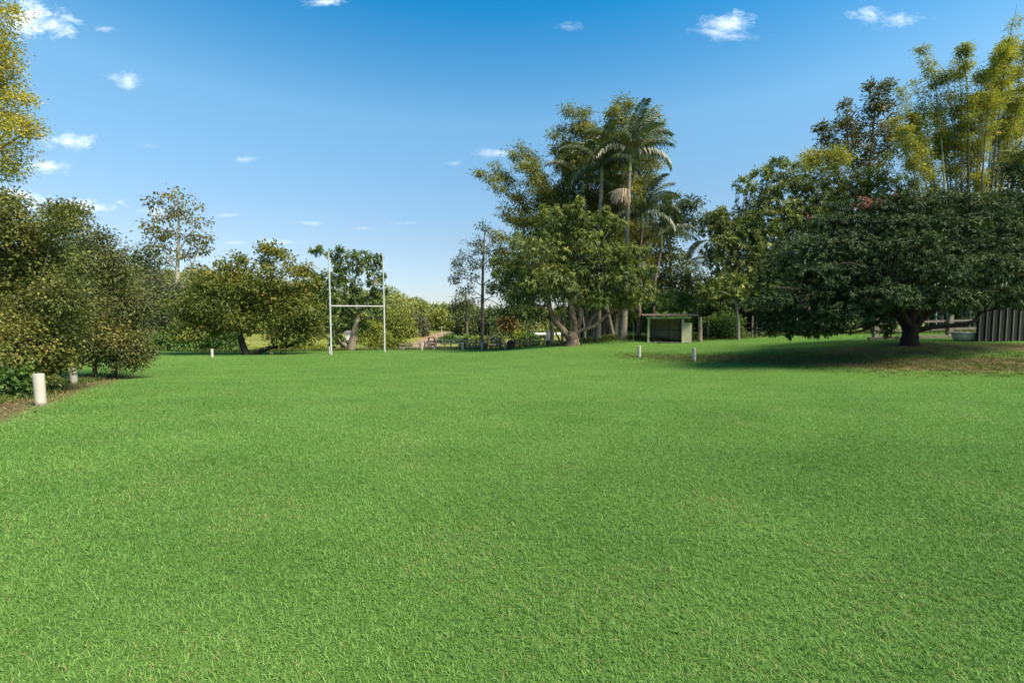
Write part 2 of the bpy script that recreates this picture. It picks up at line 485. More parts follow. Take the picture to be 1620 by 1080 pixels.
# ------------------------------------------------------------------ grass blades
def unit(v):
    return v / (np.linalg.norm(v, axis=-1, keepdims=True) + 1e-9)


def patchy(x, y, s, seed):
    """cheap smooth noise 0..1"""
    r = np.random.default_rng(seed)
    o = np.zeros(x.shape)
    for k in range(7):
        a = r.uniform(0, 2 * math.pi); f = s * r.uniform(.5, 2.2); p = r.uniform(0, 6.28)
        o += np.sin((x * math.cos(a) + y * math.sin(a)) * f + p)
    return np.clip(.5 + o / 7, 0, 1)


def make_grass():
    r = np.random.default_rng(21)
    bands = [(1.0, 3.2, 17000, 1.0), (3.2, 5.5, 11500, 1.15), (5.5, 9, 6500, 1.4), (9, 15, 3000, 1.8), (15, 24, 1200, 2.5), (24, 34.8, 620, 3.3)]
    mb = MB()
    for y0, y1, rho, ws in bands:
        n = int(rho * 1.28 * ((y1 + 1.2) ** 2 - (y0 + 1.2) ** 2))
        rad = np.sqrt(r.uniform((y0 + 1.2) ** 2, (y1 + 1.2) ** 2, n))
        x = r.uniform(-1.28, 1.28, n) * rad
        y = rad - 1.2
        clump = patchy(x, y, 38, 2) * .5 + patchy(x, y, 85, 3) * .5
        soil = soil_mask(x, y) + (patchy(x, y, 2.5, 4) - .5) * .35
        hedge = x < np.interp(y, [0, 5, 7.7, 11.5, 15, 18, 27, 35], [-9, -7, -8.6, -11.5, -13.2, -18, -26, -34])
        keep = (r.uniform(0, 1, n) > np.clip((soil - .2) * 3, 0, .9)) & ~hedge & (r.uniform(0, 1, n) < .75 + .5 * clump)
        x, y, clump, soil = x[keep], y[keep], clump[keep], soil[keep]
        n = len(x)
        z = tz(x, y) - .004
        h = r.uniform(.018, .040, n) * (.65 + .75 * clump) * (1 + .25 * (ws - 1) * .5)
        w = r.uniform(.0032, .0050, n) * ws * .5
        az = r.uniform(0, 2 * math.pi, n) + (patchy(x, y, 5, 8) - .5) * 2
        lean = r.uniform(.15, 1.25, n)
        d = np.stack([np.cos(az) * np.sin(lean), np.sin(az) * np.sin(lean), np.cos(lean)], 1)
        fa = az + math.pi / 2 + r.normal(0, .5, n)
        s = np.stack([np.cos(fa), np.sin(fa), np.zeros(n)], 1)
        b = np.stack([x, y, z], 1)
        large = patchy(x, y, .45, 12) * .55 + patchy(x, y, 2.2, 13) * .45
        t = np.clip(.08 + .38 * large + .24 * clump + .035 * np.sin((x * .35 + y * .94) * 5.2) + r.normal(0, .17, n), 0, .97)
        dry = r.uniform(0, 1, n) < .006 + .035 * (patchy(x, y, 3.2, 31) > .74) + np.clip(soil, 0, .6) * .5
        t = np.where(dry, r.uniform(.97, 1, n), t)
        if y0 < 9:
            bend = (np.stack([np.cos(az), np.sin(az), np.full(n, -.5)], 1)) * (h * r.uniform(.1, .5, n))[:, None]
            m = b + d * (h * .55)[:, None]
            tip = b + d * h[:, None] + bend
            v = np.stack([b - s * w[:, None], b + s * w[:, None], m + s * (w * .8)[:, None], m - s * (w * .8)[:, None], tip], 1).reshape(-1, 3)
            k = np.arange(n) * 5
            base = mb.n
            mb.add(v, np.stack([k, k + 1, k + 2, k + 3], 1), t)
            mb.f.append(np.stack([k + 3, k + 2, k + 4], 1) + base); mb.tint.append(t)
        else:
            tip = b + d * h[:, None]
            v = np.stack([b - s * w[:, None], b + s * w[:, None], tip], 1).reshape(-1, 3)
            k = np.arange(n) * 3
            mb.add(v, np.stack([k, k + 1, k + 2], 1), t)
    o = mb.build('grass', L_GRASS)
    tag(o, 'short mown green grass blades covering the whole lawn', 'grass', kind='stuff')


make_grass()


def tufts(name, label, spots, mat, hmin, hmax, per=16, seed=1, w=.008):
    """spots: x, y arrays"""
    r = np.random.default_rng(seed)
    x = np.repeat(spots[:, 0], per) + r.normal(0, .07, len(spots) * per)
    y = np.repeat(spots[:, 1], per) + r.normal(0, .07, len(spots) * per)
    n = len(x)
    b = np.stack([x, y, tz(x, y) - .01], 1)
    h = r.uniform(hmin, hmax, n)
    az = r.uniform(0, 6.283, n); lean = r.uniform(.05, .9, n)
    d = np.stack([np.cos(az) * np.sin(lean), np.sin(az) * np.sin(lean), np.cos(lean)], 1)
    s = np.stack([-np.sin(az), np.cos(az), np.zeros(n)], 1) * w
    m = b + d * (h * .6)[:, None]
    tip = b + d * h[:, None] + np.stack([np.cos(az), np.sin(az), np.full(n, -.6)], 1) * (h * .25)[:, None]
    v = np.stack([b - s, b + s, m + s * .7, m - s * .7, tip], 1).reshape(-1, 3)
    k = np.arange(n) * 5
    t = np.clip(r.normal(.45, .25, n), 0, 1)
    mb = MB(); mb.add(v, np.stack([k, k + 1, k + 2, k + 3], 1), t)
    mb.f.append(np.stack([k + 3, k + 2, k + 4], 1)); mb.tint.append(t)
    return tag(mb.build(name, mat), label, 'grass', kind='stuff')


def along(pts, n, spread, seed, lo=0):
    r = np.random.default_rng(seed)
    p = np.array([q[:2] for q in pts])
    L = np.concatenate([[0], np.cumsum(np.hypot(*np.diff(p, axis=0).T))])
    s = r.uniform(0, L[-1], n)
    xy = np.stack([np.interp(s, L, p[:, 0]), np.interp(s, L, p[:, 1])], 1)
    return xy + r.normal(0, spread, (n, 2))


tufts('rough_grass', 'uneven rough grass tufts growing along the brown bank', along(BANK_SOIL, 2600, .75, 5), L_TALLGRASS, .03, .10, 14, 6)
tufts('tall_grass', 'long unmown grass under the palms and along the far fences', np.vstack([along(GROVE_SOIL, 1500, .9, 7), along([onG(300, 34), onG(520, 34), onG(640, 33.5), onG(870, 33.5)], 700, .5, 8)]), L_TALLGRASS, .12, .38, 14, 9, .012)
tufts('verge_grass', 'shaded verge grass under the left hedge', along([p + np.array([-.7, .35, 0]) for p in LEFT_SOIL], 500, .28, 15), L_TALLGRASS, .05, .22, 14, 16, .007)


def litter():
    mb = MB()
    r = np.random.default_rng(41)
    xy = np.vstack([along(LEFT_SOIL, 1900, .42, 42), along(BANK_SOIL[2:], 2400, .75, 43), along(TREE_SOIL, 1300, .8, 44), r.uniform((-14, 12), (3, 30), (130, 2))])
    n = len(xy)
    L = r.uniform(.03, .075, n); W = L * r.uniform(.25, .45, n)
    az = r.uniform(0, 6.283, n); tl = r.normal(0, .3, n)
    d = np.stack([np.cos(az), np.sin(az), tl], 1); s = np.stack([-np.sin(az), np.cos(az), r.normal(0, .3, n)], 1)
    b = np.stack([xy[:, 0], xy[:, 1], tz(xy[:, 0], xy[:, 1]) + r.uniform(.012, .04, n)], 1)
    v = np.stack([b, b + d * (L * .5)[:, None] + s * (W * .5)[:, None], b + d * L[:, None], b + d * (L * .5)[:, None] - s * (W * .5)[:, None]], 1).reshape(-1, 3)
    k = np.arange(n) * 4
    mb.add(v, np.stack([k, k + 1, k + 2, k + 3], 1), r.uniform(0, 1, n))
    tag(mb.build('fallen_leaves', L_LITTER), 'dry brown leaf litter on the bare strips of soil', 'leaf litter', kind='stuff')


litter()


# ------------------------------------------------------------------ foliage
def leaves(mb, b, d, nrm, L, W, tint):
    """one folded leaf (quad) per row"""
    d = unit(d)
    s = unit(np.cross(d, nrm))
    up = unit(np.cross(s, d))
    L = np.broadcast_to(L, (len(b),))[:, None]; W = np.broadcast_to(W, (len(b),))[:, None]
    v = np.stack([b, b + d * L * .45 + s * W * .5 + up * W * .12, b + d * L - up * L * .12, b + d * L * .45 - s * W * .5 + up * W * .12], 1).reshape(-1, 3)
    k = np.arange(len(b)) * 4
    mb.add(v, np.stack([k, k + 1, k + 2, k + 3], 1), np.clip(tint, 0, 1))


def rosettes(mb, tip, out, r, k=9, L=.18, W=.055, droop=.45, spread=1.2, tint0=None):
    T = len(tip)
    out = unit(out + np.array([0, 0, .35]))
    a = np.where(np.abs(out[:, :1]) < .8, np.array([[1., 0, 0]]), np.array([[0, 1., 0]]))
    e1 = unit(np.cross(out, a)); e2 = np.cross(out, e1)
    ct = r.normal(.45, .2, T) if tint0 is None else tint0
    ph = (np.arange(k)[None] * (2 * math.pi / k) + r.uniform(0, 6.28, (T, 1)) + r.normal(0, .25, (T, k)))
    th = r.uniform(.45, spread, (T, k))
    d = out[:, None] * np.cos(th)[..., None] + (e1[:, None] * np.cos(ph)[..., None] + e2[:, None] * np.sin(ph)[..., None]) * np.sin(th)[..., None]
    d[..., 2] -= droop * r.uniform(.4, 1.3, (T, k))
    n = out[:, None] + r.normal(0, .35, (T, k, 3))
    b = tip[:, None] + r.normal(0, L * .18, (T, k, 3))
    ll = L * r.uniform(.7, 1.25, T * k)
    leaves(mb, b.reshape(-1, 3), d.reshape(-1, 3), n.reshape(-1, 3), ll, W * r.uniform(.8, 1.2, T * k), (np.repeat(ct, k) + r.normal(0, .16, T * k)))


def sprays(mb, tip, out, r, k=14, L=.09, W=.05, size=.22, droop=.3, flat=.7, tint0=None):
    T = len(tip)
    ct = r.normal(.42, .2, T) if tint0 is None else tint0
    off = r.normal(0, 1, (T, k, 3)) * size * np.array([1, 1, flat])
    b = tip[:, None] + off
    d = off / size * .6 + out[:, None] * .5 + r.normal(0, .5, (T, k, 3))
    d[..., 2] -= droop
    n = r.normal(0, .55, (T, k, 3)) + np.array([0, 0, .8]) + out[:, None] * .4
    leaves(mb, b.reshape(-1, 3), d.reshape(-1, 3), n.reshape(-1, 3), L * r.uniform(.65, 1.3, T * k), W * r.uniform(.7, 1.25, T * k), np.repeat(ct, k) + r.normal(0, .16, T * k))


def lobe_tips(c, rad, n, r, shell=.35, bump=.28, low=-1.0):
    d = unit(r.normal(0, 1, (n, 3)))
    if low > -1:
        d[:, 2] = np.where(d[:, 2] < low, -d[:, 2] * .6, d[:, 2])
        d = unit(d)
    rr = r.uniform(shell ** 2, 1, n) ** .5
    a = r.uniform(0, 6.28, 4); w = r.normal(0, 2.2, (4, 3))
    bm = sum(np.sin(d @ w[i] * 1.6 + a[i]) for i in range(4)) / 4
    rr = rr * (1 + bump * bm)
    return c + d * rr[:, None] * rad, unit(d / rad), d


DENS = 2.3


class Tree:
    def __init__(self, name, label, cat, Y, base_u, group=None, seed=1, base_z=None, lift=0):
        self.Y = Y
        self.r = np.random.default_rng(seed)
        b = onG(base_u, Y)
        self.root = empty(name, b, label, cat, group)
        self.base = b
        self.trunk = MB(); self.crown = MB()
        self.nodes = []          # world points limbs may start from (point, radius)
        self.extra = []

    def px(self, u, v, dy=0):
        return P(u, v, self.Y + dy)

    def limb(self, pts, sides=8, wob=.10, smooth=4, grounded=False):
        """pts: (u, v, radius_m [, dy])"""
        w = [self.px(p[0], p[1], p[3] if len(p) > 3 else 0) for p in pts]
        if grounded:
            w[0][2] = gz(w[0][0], w[0][1]) - .12
        self.trunk.tube(w, [p[2] for p in pts], sides, wob=wob, smooth=smooth, rng=self.r)
        for q, p in zip(w[1:], pts[1:]): self.nodes.append((q, p[2]))
        return self

    def lobes(self, lobes, n, kind='sprays', depth=1.0, shell=.35, bump=.28, limbs=True, twigs=.08, yspread=.5, low=-1.0, mb=None, limb_r=.05, tb=0, sprigs=3, **kw):
        """lobes: (u, v, ru, rv [, dy [, density]]) in photo pixels at the tree's own distance; n tips per square metre of silhouette"""
        mb = mb or self.crown
        sp = []
        for lb in lobes:
            for q in range(sprigs):
                a = self.r.uniform(-.35, math.pi + .35)
                m = self.r.uniform(.18, .34)
                sp.append((lb[0] + lb[2] * 1.02 * math.cos(a), lb[1] - lb[3] * 1.02 * math.sin(a), lb[2] * m, max(lb[3], lb[2] * .5) * m, (lb[4] if len(lb) > 4 else None), .8, 1))
        for lb in list(lobes) + sp:
            u, v, ru, rv = lb[:4]
            s = self.Y / F
            dy = lb[4] if len(lb) > 4 and lb[4] is not None else self.r.uniform(-1, 1) * yspread * ru * s
            dens = lb[5] if len(lb) > 5 else 1
            c = self.px(u, v, dy)
            rad = np.array([ru * s, max(ru, rv) * s * depth, rv * s])
            cnt = max(8, int(n * dens * DENS * math.pi * rad[0] * rad[2]))
            tip, out, d = lobe_tips(c, rad, cnt, self.r, shell, bump, low)
            kk = dict(kw)
            kk['L'] = kk['L'] * 1.12; kk['W'] = kk['W'] * 1.4
            kk['tint0'] = np.clip(self.r.normal(.42 + tb + self.r.normal(0, .11), .16, cnt), .02, .98)
            (rosettes if kind == 'rosettes' else sprays)(mb, tip, out, self.r, **kk)
            if limbs and self.nodes and len(lb) < 7:
                best = min(self.nodes, key=lambda q: np.linalg.norm(q[0] - c) + 1.5 * max(0, q[0][2] - c[2]))
                a = best[0]
                mid = a * .5 + c * .5 + self.r.normal(0, .12, 3) * np.linalg.norm(c - a) + np.array([0, 0, .1 * np.linalg.norm(c - a)])
                r0 = min(best[1] * .7, limb_r)
                self.trunk.tube([a, mid, c], [r0, r0 * .7, r0 * .35], 6, caps=False, wob=.1, smooth=4, rng=self.r)
                nt_ = int(cnt * twigs / DENS)
                for t in tip[:nt_]:
                    q = c + (t - c) * .5 + self.r.normal(0, .08, 3) * np.linalg.norm(t - c)
                    self.trunk.tube([c + (t - c) * .05, q, t], [r0 * .35, r0 * .22, .006], 4, caps=False, smooth=2, rng=self.r)
        return self

    def done(self, bark, leaf, crown='crown'):
        if self.trunk.v: self.trunk.build('trunk', bark, self.root, smooth=True)
        if self.crown.v: self.crown.build(crown, leaf, self.root)
        return self


# ---- tall yellow-green tree at the left edge
t = Tree('yellow_tree', 'tall yellow-green tree rising above the left hedge at the edge of the photo', 'tree', 13.5, -120, seed=2)
t.limb([(-120, 600, .22), (-115, 450, .19), (-95, 300, .15), (-70, 150, .09), (-30, 50, .03)], grounded=True)
t.limb([(-95, 300, .12), (-50, 260, .07), (0, 235, .04), (40, 210, .015)])
t.limb([(-85, 230, .09), (-40, 170, .05), (10, 130, .02)])
t.lobes([(0, 42, 22, 28), (22, 28, 9, 14), (-8, 95, 34, 30), (20, 78, 10, 10), (-6, 135, 34, 20), (0, 172, 28, 20), (30, 205, 28, 22), (50, 196, 14, 10), (2, 240, 34, 18), (-8, 270, 34, 14), (30, 268, 14, 8), (-60, 90, 60, 60), (-75, 190, 70, 70), (40, 158, 7, 6)],
        30, 'sprays', k=20, L=.056, W=.037, size=.12, droop=.15, twigs=.2, shell=.2, tb=.15, sprigs=1)
t.done(BARK_BROWN, L_YELLOW)

# ---- left hedge of sprawling shrub trees
HG = 'sprawling shrub trees forming the left hedge'
t = Tree('hedge_shrub', 'sprawling olive shrub tree behind the nearest white post at the left edge', 'shrub', 9.6, -10, HG, seed=3)
t.limb([(-30, 640, .10), (-20, 560, .08), (0, 470, .05), (20, 380, .02)], grounded=True)
t.limb([(20, 640, .08), (40, 560, .06), (60, 470, .03), (80, 380, .012)], grounded=True)
t.lobes([(0, 350, 42, 38), (50, 368, 38, 28), (14, 325, 16, 14), (102, 345, 14, 16), (10, 410, 60, 45), (80, 410, 45, 38), (-50, 400, 60, 80), (-30, 490, 70, 50), (50, 480, 60, 45), (100, 470, 36, 40),
         (30, 540, 60, 40), (90, 530, 40, 36)], 60, 'sprays', k=20, L=.052, W=.033, size=.12, droop=.3, shell=.05, twigs=.3, yspread=.8, depth=1.1)
t.lobes([(-20, 580, 50, 40), (30, 595, 30, 24, -.3), (75, 575, 34, 24)], 70, 'sprays', k=18, L=.06, W=.04, size=.12, shell=.1, twigs=.05)
t.done(BARK_BROWN, L_HEDGE)
t = Tree('hedge_shrub', 'dull olive shrub tree with drooping skirt at the far end of the left hedge', 'shrub', 14.2, 170, HG, seed=4)
t.limb([(150, 600, .06), (150, 540, .05), (150, 470, .035), (150, 400, .015)], grounded=True)
t.limb([(180, 598, .05), (190, 540, .04), (200, 480, .02)], grounded=True)
t.lobes([(108, 352, 24, 20), (96, 330, 9, 9), (120, 336, 10, 9), (155, 392, 28, 16), (140, 415, 46, 28), (190, 425, 26, 16), (168, 376, 9, 7), (110, 420, 50, 50), (180, 462, 40, 28), (130, 480, 60, 45), (196, 500, 28, 28), (228, 490, 9, 9),
         (150, 530, 56, 30), (205, 540, 22, 22), (120, 545, 50, 26), (180, 565, 30, 14), (200, 574, 20, 8, -.3), (226, 560, 9, 8), (140, 560, 30, 12)], 36, 'sprays', k=22, L=.066, W=.04, size=.16, droop=.4, shell=.05, twigs=.3, sprigs=2, yspread=.8)
t.done(BARK_BROWN, L_HEDGE2)
t = Tree('low_shrub', 'fresh green low shrub at the foot of the hedge in the left corner', 'shrub', 8.6, -8, seed=5)
t.lobes([(-20, 600, 40, 30), (16, 612, 22, 16), (-40, 640, 40, 20), (30, 600, 16, 14)], 90, 'sprays', k=12, L=.08, W=.05, size=.10, shell=.2, limbs=False)
t.done(BARK_BROWN, L_LOWGREEN)

# ---- tall sparse gum and conifers far left
t = Tree('gum_tree', 'tall thin gum tree with pale trunk and sparse rusty leaves against the sky', 'tree', 52, 281, seed=6)
t.limb([(280, 562, .28), (279, 480, .24), (281, 420, .18), (283, 360, .12), (280, 315, .04)], grounded=True, wob=.05)
t.limb([(279, 470, .12), (297, 435, .08), (310, 405, .04)]); t.limb([(281, 430, .10), (262, 400, .06), (248, 370, .03)])
t.limb([(282, 400, .09), (300, 370, .05), (318, 350, .02)]); t.limb([(282, 380, .08), (268, 350, .05), (252, 325, .02)])
t.lobes([(275, 308, 22, 8), (250, 320, 12, 6), (298, 328, 18, 8), (303, 350, 22, 9), (268, 345, 16, 6), (240, 356, 8, 9), (318, 372, 12, 14), (272, 365, 20, 6), (296, 378, 20, 6), (254, 372, 12, 6), (320, 395, 8, 5), (308, 425, 10, 6), (262, 390, 10, 5), (292, 402, 8, 6), (285, 335, 10, 7)],
        1.5, 'sprays', k=16, L=.34, W=.16, size=.36, droop=.4, twigs=.35, shell=.3, limb_r=.05, sprigs=0)
t.done(BARK_PALE, L_GUM)
t = Tree('conifer', 'dark conifer standing behind the hedge beside the tall gum', 'tree', 62, 236, seed=7)
t.limb([(236, 560, .3), (236, 470, .2), (238, 390, .05)], grounded=True)
t.lobes([(240, 394, 16, 9), (212, 404, 14, 9), (252, 408, 14, 9), (228, 418, 20, 10), (246, 428, 18, 9), (214, 428, 14, 9)], 2.0, 'sprays', k=18, L=.42, W=.14, size=.4, twigs=.2, sprigs=0)
t.done(BARK_BROWN, L_PINE)
t = Tree('grey_shrub', 'tall grey-green scrub with bare pale stems between hedge and broad tree', 'shrub', 38, 255, seed=8)
for a, b in ((235, 222), (250, 262), (262, 285), (246, 236)):
    t.limb([(a, 565, .07), ((a + b) / 2 + 3, 520, .05), (b, 480, .015)], grounded=True)
t.lobes([(250, 460, 28, 20), (278, 470, 26, 20), (240, 490, 22, 24), (270, 500, 30, 25), (300, 490, 20, 25), (255, 530, 28, 22)], 5, 'sprays', k=16, L=.22, W=.09, size=.32, twigs=.3, shell=.2)
t.done(BARK_PALE, L_GREY)
for i, (u, v, ru, rv, Y, lab) in enumerate([(285, 535, 30, 28, 37, 'dark leafy shrub at the lawn edge left of the thin white post'),
                                            (345, 535, 30, 28, 38, 'dark leafy shrub under the broad tree behind the thin white post')]):
    t = Tree('shrub', lab, 'shrub', Y, u, 'shrubs under the broad tree', seed=60 + i)
    t.limb([(u, 565, .06), (u + 3, 545, .04), (u, 525, .01)], grounded=True)
    t.lobes([(u, v, ru, rv), (u - ru * .6, v + 10, ru * .6, rv * .6), (u + ru * .6, v + 8, ru * .6, rv * .7)], 7, 'sprays', k=16, L=.2, W=.09, size=.25, shell=.1, twigs=.1)
    t.done(BARK_BROWN, L_LOWGREEN)

# ---- broad tree
t = Tree('broad_tree', 'broad spreading olive tree with dark leaning trunk and a low arching limb', 'tree', 30, 390, seed=9)
t.limb([(391, 566, .24), (385, 548, .2), (379, 522, .16), (385, 490, .12), (395, 450, .07)], grounded=True)
t.limb([(397, 566, .19), (412, 555, .16), (432, 549, .13), (455, 548, .1), (478, 540, .05)], grounded=True)
t.limb([(379, 520, .13), (350, 495, .09), (320, 480, .04)]); t.limb([(385, 490, .1), (425, 460, .07), (455, 430, .03)]); t.limb([(390, 470, .08), (360, 440, .05)])
t.lobes([(292, 488, 26, 26), (325, 475, 34, 26), (370, 468, 36, 26), (415, 470, 36, 28), (455, 475, 36, 28), (484, 492, 22, 22), (300, 520, 30, 20), (340, 510, 40, 24), (385, 500, 40, 24), (430, 510, 40, 26), (468, 518, 30, 24), (445, 538, 26, 13), (490, 530, 16, 16)],
        6.2, 'sprays', k=18, L=.18, W=.085, size=.24, droop=.4, shell=.2, twigs=.16, sprigs=2)
t.lobes([(345, 432, 24, 13), (330, 445, 16, 10), (380, 420, 30, 14), (372, 440, 34, 12), (418, 408, 24, 14), (432, 394, 14, 9), (450, 410, 18, 10), (428, 432, 36, 14), (462, 425, 24, 12), (482, 440, 20, 10), (492, 452, 12, 10), (400, 448, 40, 12)],
        4.2, 'sprays', k=16, L=.19, W=.095, size=.2, droop=.3, shell=.2, twigs=.25, tb=.18, sprigs=1)
t.done(BARK_DARK, L_BROAD)

# ---- tree by the goal
t = Tree('field_tree', 'glossy green tree with forked grey trunk standing behind the goal posts', 'tree', 34, 556, seed=10)
t.limb([(556, 560, .38), (556, 548, .33), (560, 528, .26), (565, 495, .18), (560, 450, .1), (570, 420, .04)], grounded=True)
t.limb([(554, 553, .2), (543, 543, .18), (530, 530, .15), (525, 512, .08)]); t.limb([(563, 500, .12), (585, 470, .08), (592, 440, .03)]); t.limb([(562, 470, .1), (540, 440, .07), (535, 415, .03)])
t.lobes([(538, 404, 18, 11), (552, 420, 24, 14), (578, 408, 20, 14), (584, 425, 16, 14), (528, 440, 22, 14), (596, 448, 12, 16), (556, 448, 18, 12), (512, 458, 20, 12), (500, 444, 10, 10), (535, 468, 26, 12), (572, 470, 22, 10), (510, 480, 18, 9), (545, 488, 24, 12), (592, 478, 16, 8), (584, 495, 24, 10), (522, 503, 18, 12), (600, 460, 10, 6),
         (540, 516, 12, 10), (515, 525, 14, 14), (530, 542, 14, 10), (503, 398, 10, 6), (570, 515, 10, 10)],
        9.5, 'rosettes', k=9, L=.26, W=.07, droop=.7, shell=.15, twigs=.12)
t.done(BARK_GREY, L_FIELDTREE)

# ---- lit shrubs behind the lawn edge
SHR = [('lime_shrub', 'feathery pale lime shrub between the goal posts', 588, 532, 22, 20, 44, L_LIME, .5),
       ('lime_shrub', 'low lime green bush right of the far goal post', 622, 547, 16, 8, 42, L_LIME, 1),
       ('lime_shrub', 'low lime green bush under the arching limb', 430, 558, 30, 7, 44, L_LIME, 1),
       ('lime_shrub', 'low lime bush between the broad tree and the near goal post', 490, 555, 26, 8, 44, L_LIME, 1),
       ('willow_tree', 'bright yellow-green drooping tree behind the right goal post', 633, 515, 20, 24, 72, L_FARYEL, 1.2),
       ('olive_tree', 'grey-green rounded tree behind the left rail fence', 657, 524, 20, 22, 78, L_GREY, 1.5),
       ('background_tree', 'dense dark tree right of the dirt road', 745, 520, 27, 30, 84, L_DARK, 1.6),
       ('background_tree', 'deep green tree behind the tall pine', 788, 518, 26, 30, 82, L_DARK, 1.6),
       ('rusty_shrub', 'rust-orange shrub with bare twigs right of the pine', 804, 512, 11, 13, 56, L_RED, .6),
       ('background_tree', 'mid-green tree left of the big mango', 838, 515, 28, 30, 74, L_FAR, 1.5),
       ('background_tree', 'pale green tree on the skyline over the dirt road', 702, 507, 18, 15, 112, L_FARYEL, 1.3),
       ('conical_shrub', 'small pale conical shrub left of the white wrapped post', 822, 536, 5, 9, 52, L_LIME, 1.6),
       ('round_bush', 'round green bush behind the middle rails', 742, 541, 9, 6, 50, L_LOWGREEN, 1.6),
       ('round_bush', 'yellow flowering bush beside the rusty drum', 757, 543, 9, 6, 46, L_LIME, 1.5),
       ('round_bush', 'wide dull green bush behind the rails left of the far drum', 780, 541, 12, 7, 52, L_GREY, 1.5),
       ('round_bush', 'low dark green bush behind the heavy two-rail fence', 838, 540, 14, 8, 50, L_LOWGREEN, 1.5),
       ('round_bush', 'green and brown bush beside the white pole', 712, 540, 12, 6, 58, L_LOWGREEN, 1.6)]
for i, (nm, lab, u, v, ru, rv, Y, mat, dens) in enumerate(SHR):
    t = Tree(nm, lab, 'tree' if 'tree' in nm else 'bush', Y, u, 'trees beyond the lawn' if 'background' in nm else None, seed=80 + i)
    sc = Y / 60
    hh = ru * Y / F
    t.limb([(u, 550, .03 * hh + .02), (u + 2, v + rv * .5, .025 * hh + .02), (u - 1, v - rv * .2, .01)], grounded=True)
    L = max(.12, min(.5, .0042 * Y))
    ls = [(u, v, ru * .8, rv * .9), (u - ru * .5, v + rv * .7, ru * .5, rv * .4), (u + ru * .5, v + rv * .7, ru * .5, rv * .4)] if 'tree' in nm and nm != 'willow_tree' else [(u, v, ru * .8, rv * .85)]
    if nm != 'conical_shrub':
        for q in range(7):
            a = q * .9 + i
            ls.append((u + ru * .62 * math.cos(a), v + rv * .6 * math.sin(a), ru * .45, rv * .42))
    else:
        ls = [(u, v + 4, ru, rv * .5), (u, v, ru * .75, rv * .6), (u, v - 6, ru * .4, rv * .4)]
    t.lobes(ls, dens * .42 / (L * L) , 'sprays', k=10, L=L, W=L * .5, size=L * 1.2, droop=.4 if 'willow' not in nm else 1.2, shell=.25, twigs=.12, bump=.3)
    t.done(BARK_BROWN, mat)

# ---- pine and small conifer
t = Tree('pine_tree', 'tall thin pine with bare lower branches and see-through crown', 'tree', 41, 763, seed=12)
t.limb([(763, 550, .19), (763, 500, .165), (764, 430, .11), (766, 380, .05), (768, 355, .015)], grounded=True, wob=.06)
for (u, v, vs) in ((738, 462, 470), (788, 470, 478), (725, 440, 452), (792, 440, 450), (735, 412, 425), (786, 408, 420), (745, 388, 400), (782, 384, 396), (730, 485, 470), (798, 490, 472)):
    t.limb([(764, vs, .05), ((764 + u) / 2, (vs + v) / 2 - 4, .03), (u, v, .01)], sides=5)
t.lobes([(768, 362, 12, 8), (752, 382, 16, 7), (780, 378, 16, 8), (765, 395, 22, 8), (738, 404, 14, 7), (792, 402, 14, 8), (756, 416, 22, 8), (728, 428, 12, 6), (782, 424, 16, 8), (745, 440, 16, 5), (720, 442, 8, 4), (790, 445, 14, 6), (735, 458, 14, 4), (726, 415, 6, 5), (775, 455, 10, 5)],
        3.2, 'sprays', k=22, L=.22, W=.075, size=.2, droop=.1, twigs=.3, shell=.1, tb=.1, sprigs=0)
t.done(BARK_BROWN, L_PINE)
t = Tree('small_conifer', 'dark small conifer leaning out left of the pine trunk', 'tree', 60, 738, seed=13)
t.limb([(740, 550, .2), (738, 510, .15), (737, 470, .04)], grounded=True)
t.lobes([(738, 470, 14, 7), (726, 478, 8, 8), (746, 482, 12, 6), (716, 488, 4, 4), (733, 488, 12, 6)], 2.4, 'sprays', k=18, L=.4, W=.12, size=.33, droop=.1, twigs=.2, sprigs=0)
t.done(BARK_BROWN, L_PINE)

# ---- dark trunk by the white wrapped post
t = Tree('slender_tree', 'slender grey tree trunk beside the white wrapped post, crown merging into the mango', 'tree', 30.5, 873, seed=14)
t.limb([(873, 547, .16), (873, 520, .14), (870, 480, .12), (862, 430, .08), (850, 380, .03)], grounded=True)
t.limb([(868, 470, .07), (840, 445, .05), (815, 430, .02)]); t.limb([(865, 450, .06), (830, 480, .04), (805, 500, .01)])
t.lobes([(815, 405, 26, 18), (800, 425, 20, 18), (826, 440, 28, 18), (810, 460, 24, 14), (835, 475, 26, 14), (815, 490, 20, 8), (845, 500, 20, 8)], 6, 'sprays', k=18, L=.2, W=.08, size=.26, shell=.15, twigs=.15)
t.done(BARK_GREY, L_DARK)

# ---- the big mango
t = Tree('mango_tree', 'large mango tree with a fat short trunk and twisting pale limbs', 'tree', 27.5, 906, seed=15)
t.limb([(906, 547, .54), (906, 540, .41), (905, 530, .36), (906, 524, .30)], sides=12, grounded=True, wob=.1)
t.limb([(898, 531, .22), (889, 520, .19), (878, 508, .155), (871, 492, .125), (860, 470, .09), (850, 440, .05)])
t.limb([(909, 528, .22), (910, 512, .18), (904, 494, .155), (902, 478, .125), (910, 455, .09), (915, 420, .05)])
t.limb([(910, 526, .16), (924, 521, .13), (936, 518, .115), (950, 508, .095), (963, 496, .07), (985, 485, .03)])
t.limb([(914, 518, .17), (919, 500, .15), (917, 480, .12), (930, 455, .08), (940, 425, .04)])
t.limb([(930, 519, .12), (935, 505, .10), (948, 490, .08), (955, 465, .04)])
t.limb([(883, 512, .1), (884, 500, .08), (892, 480, .05)])
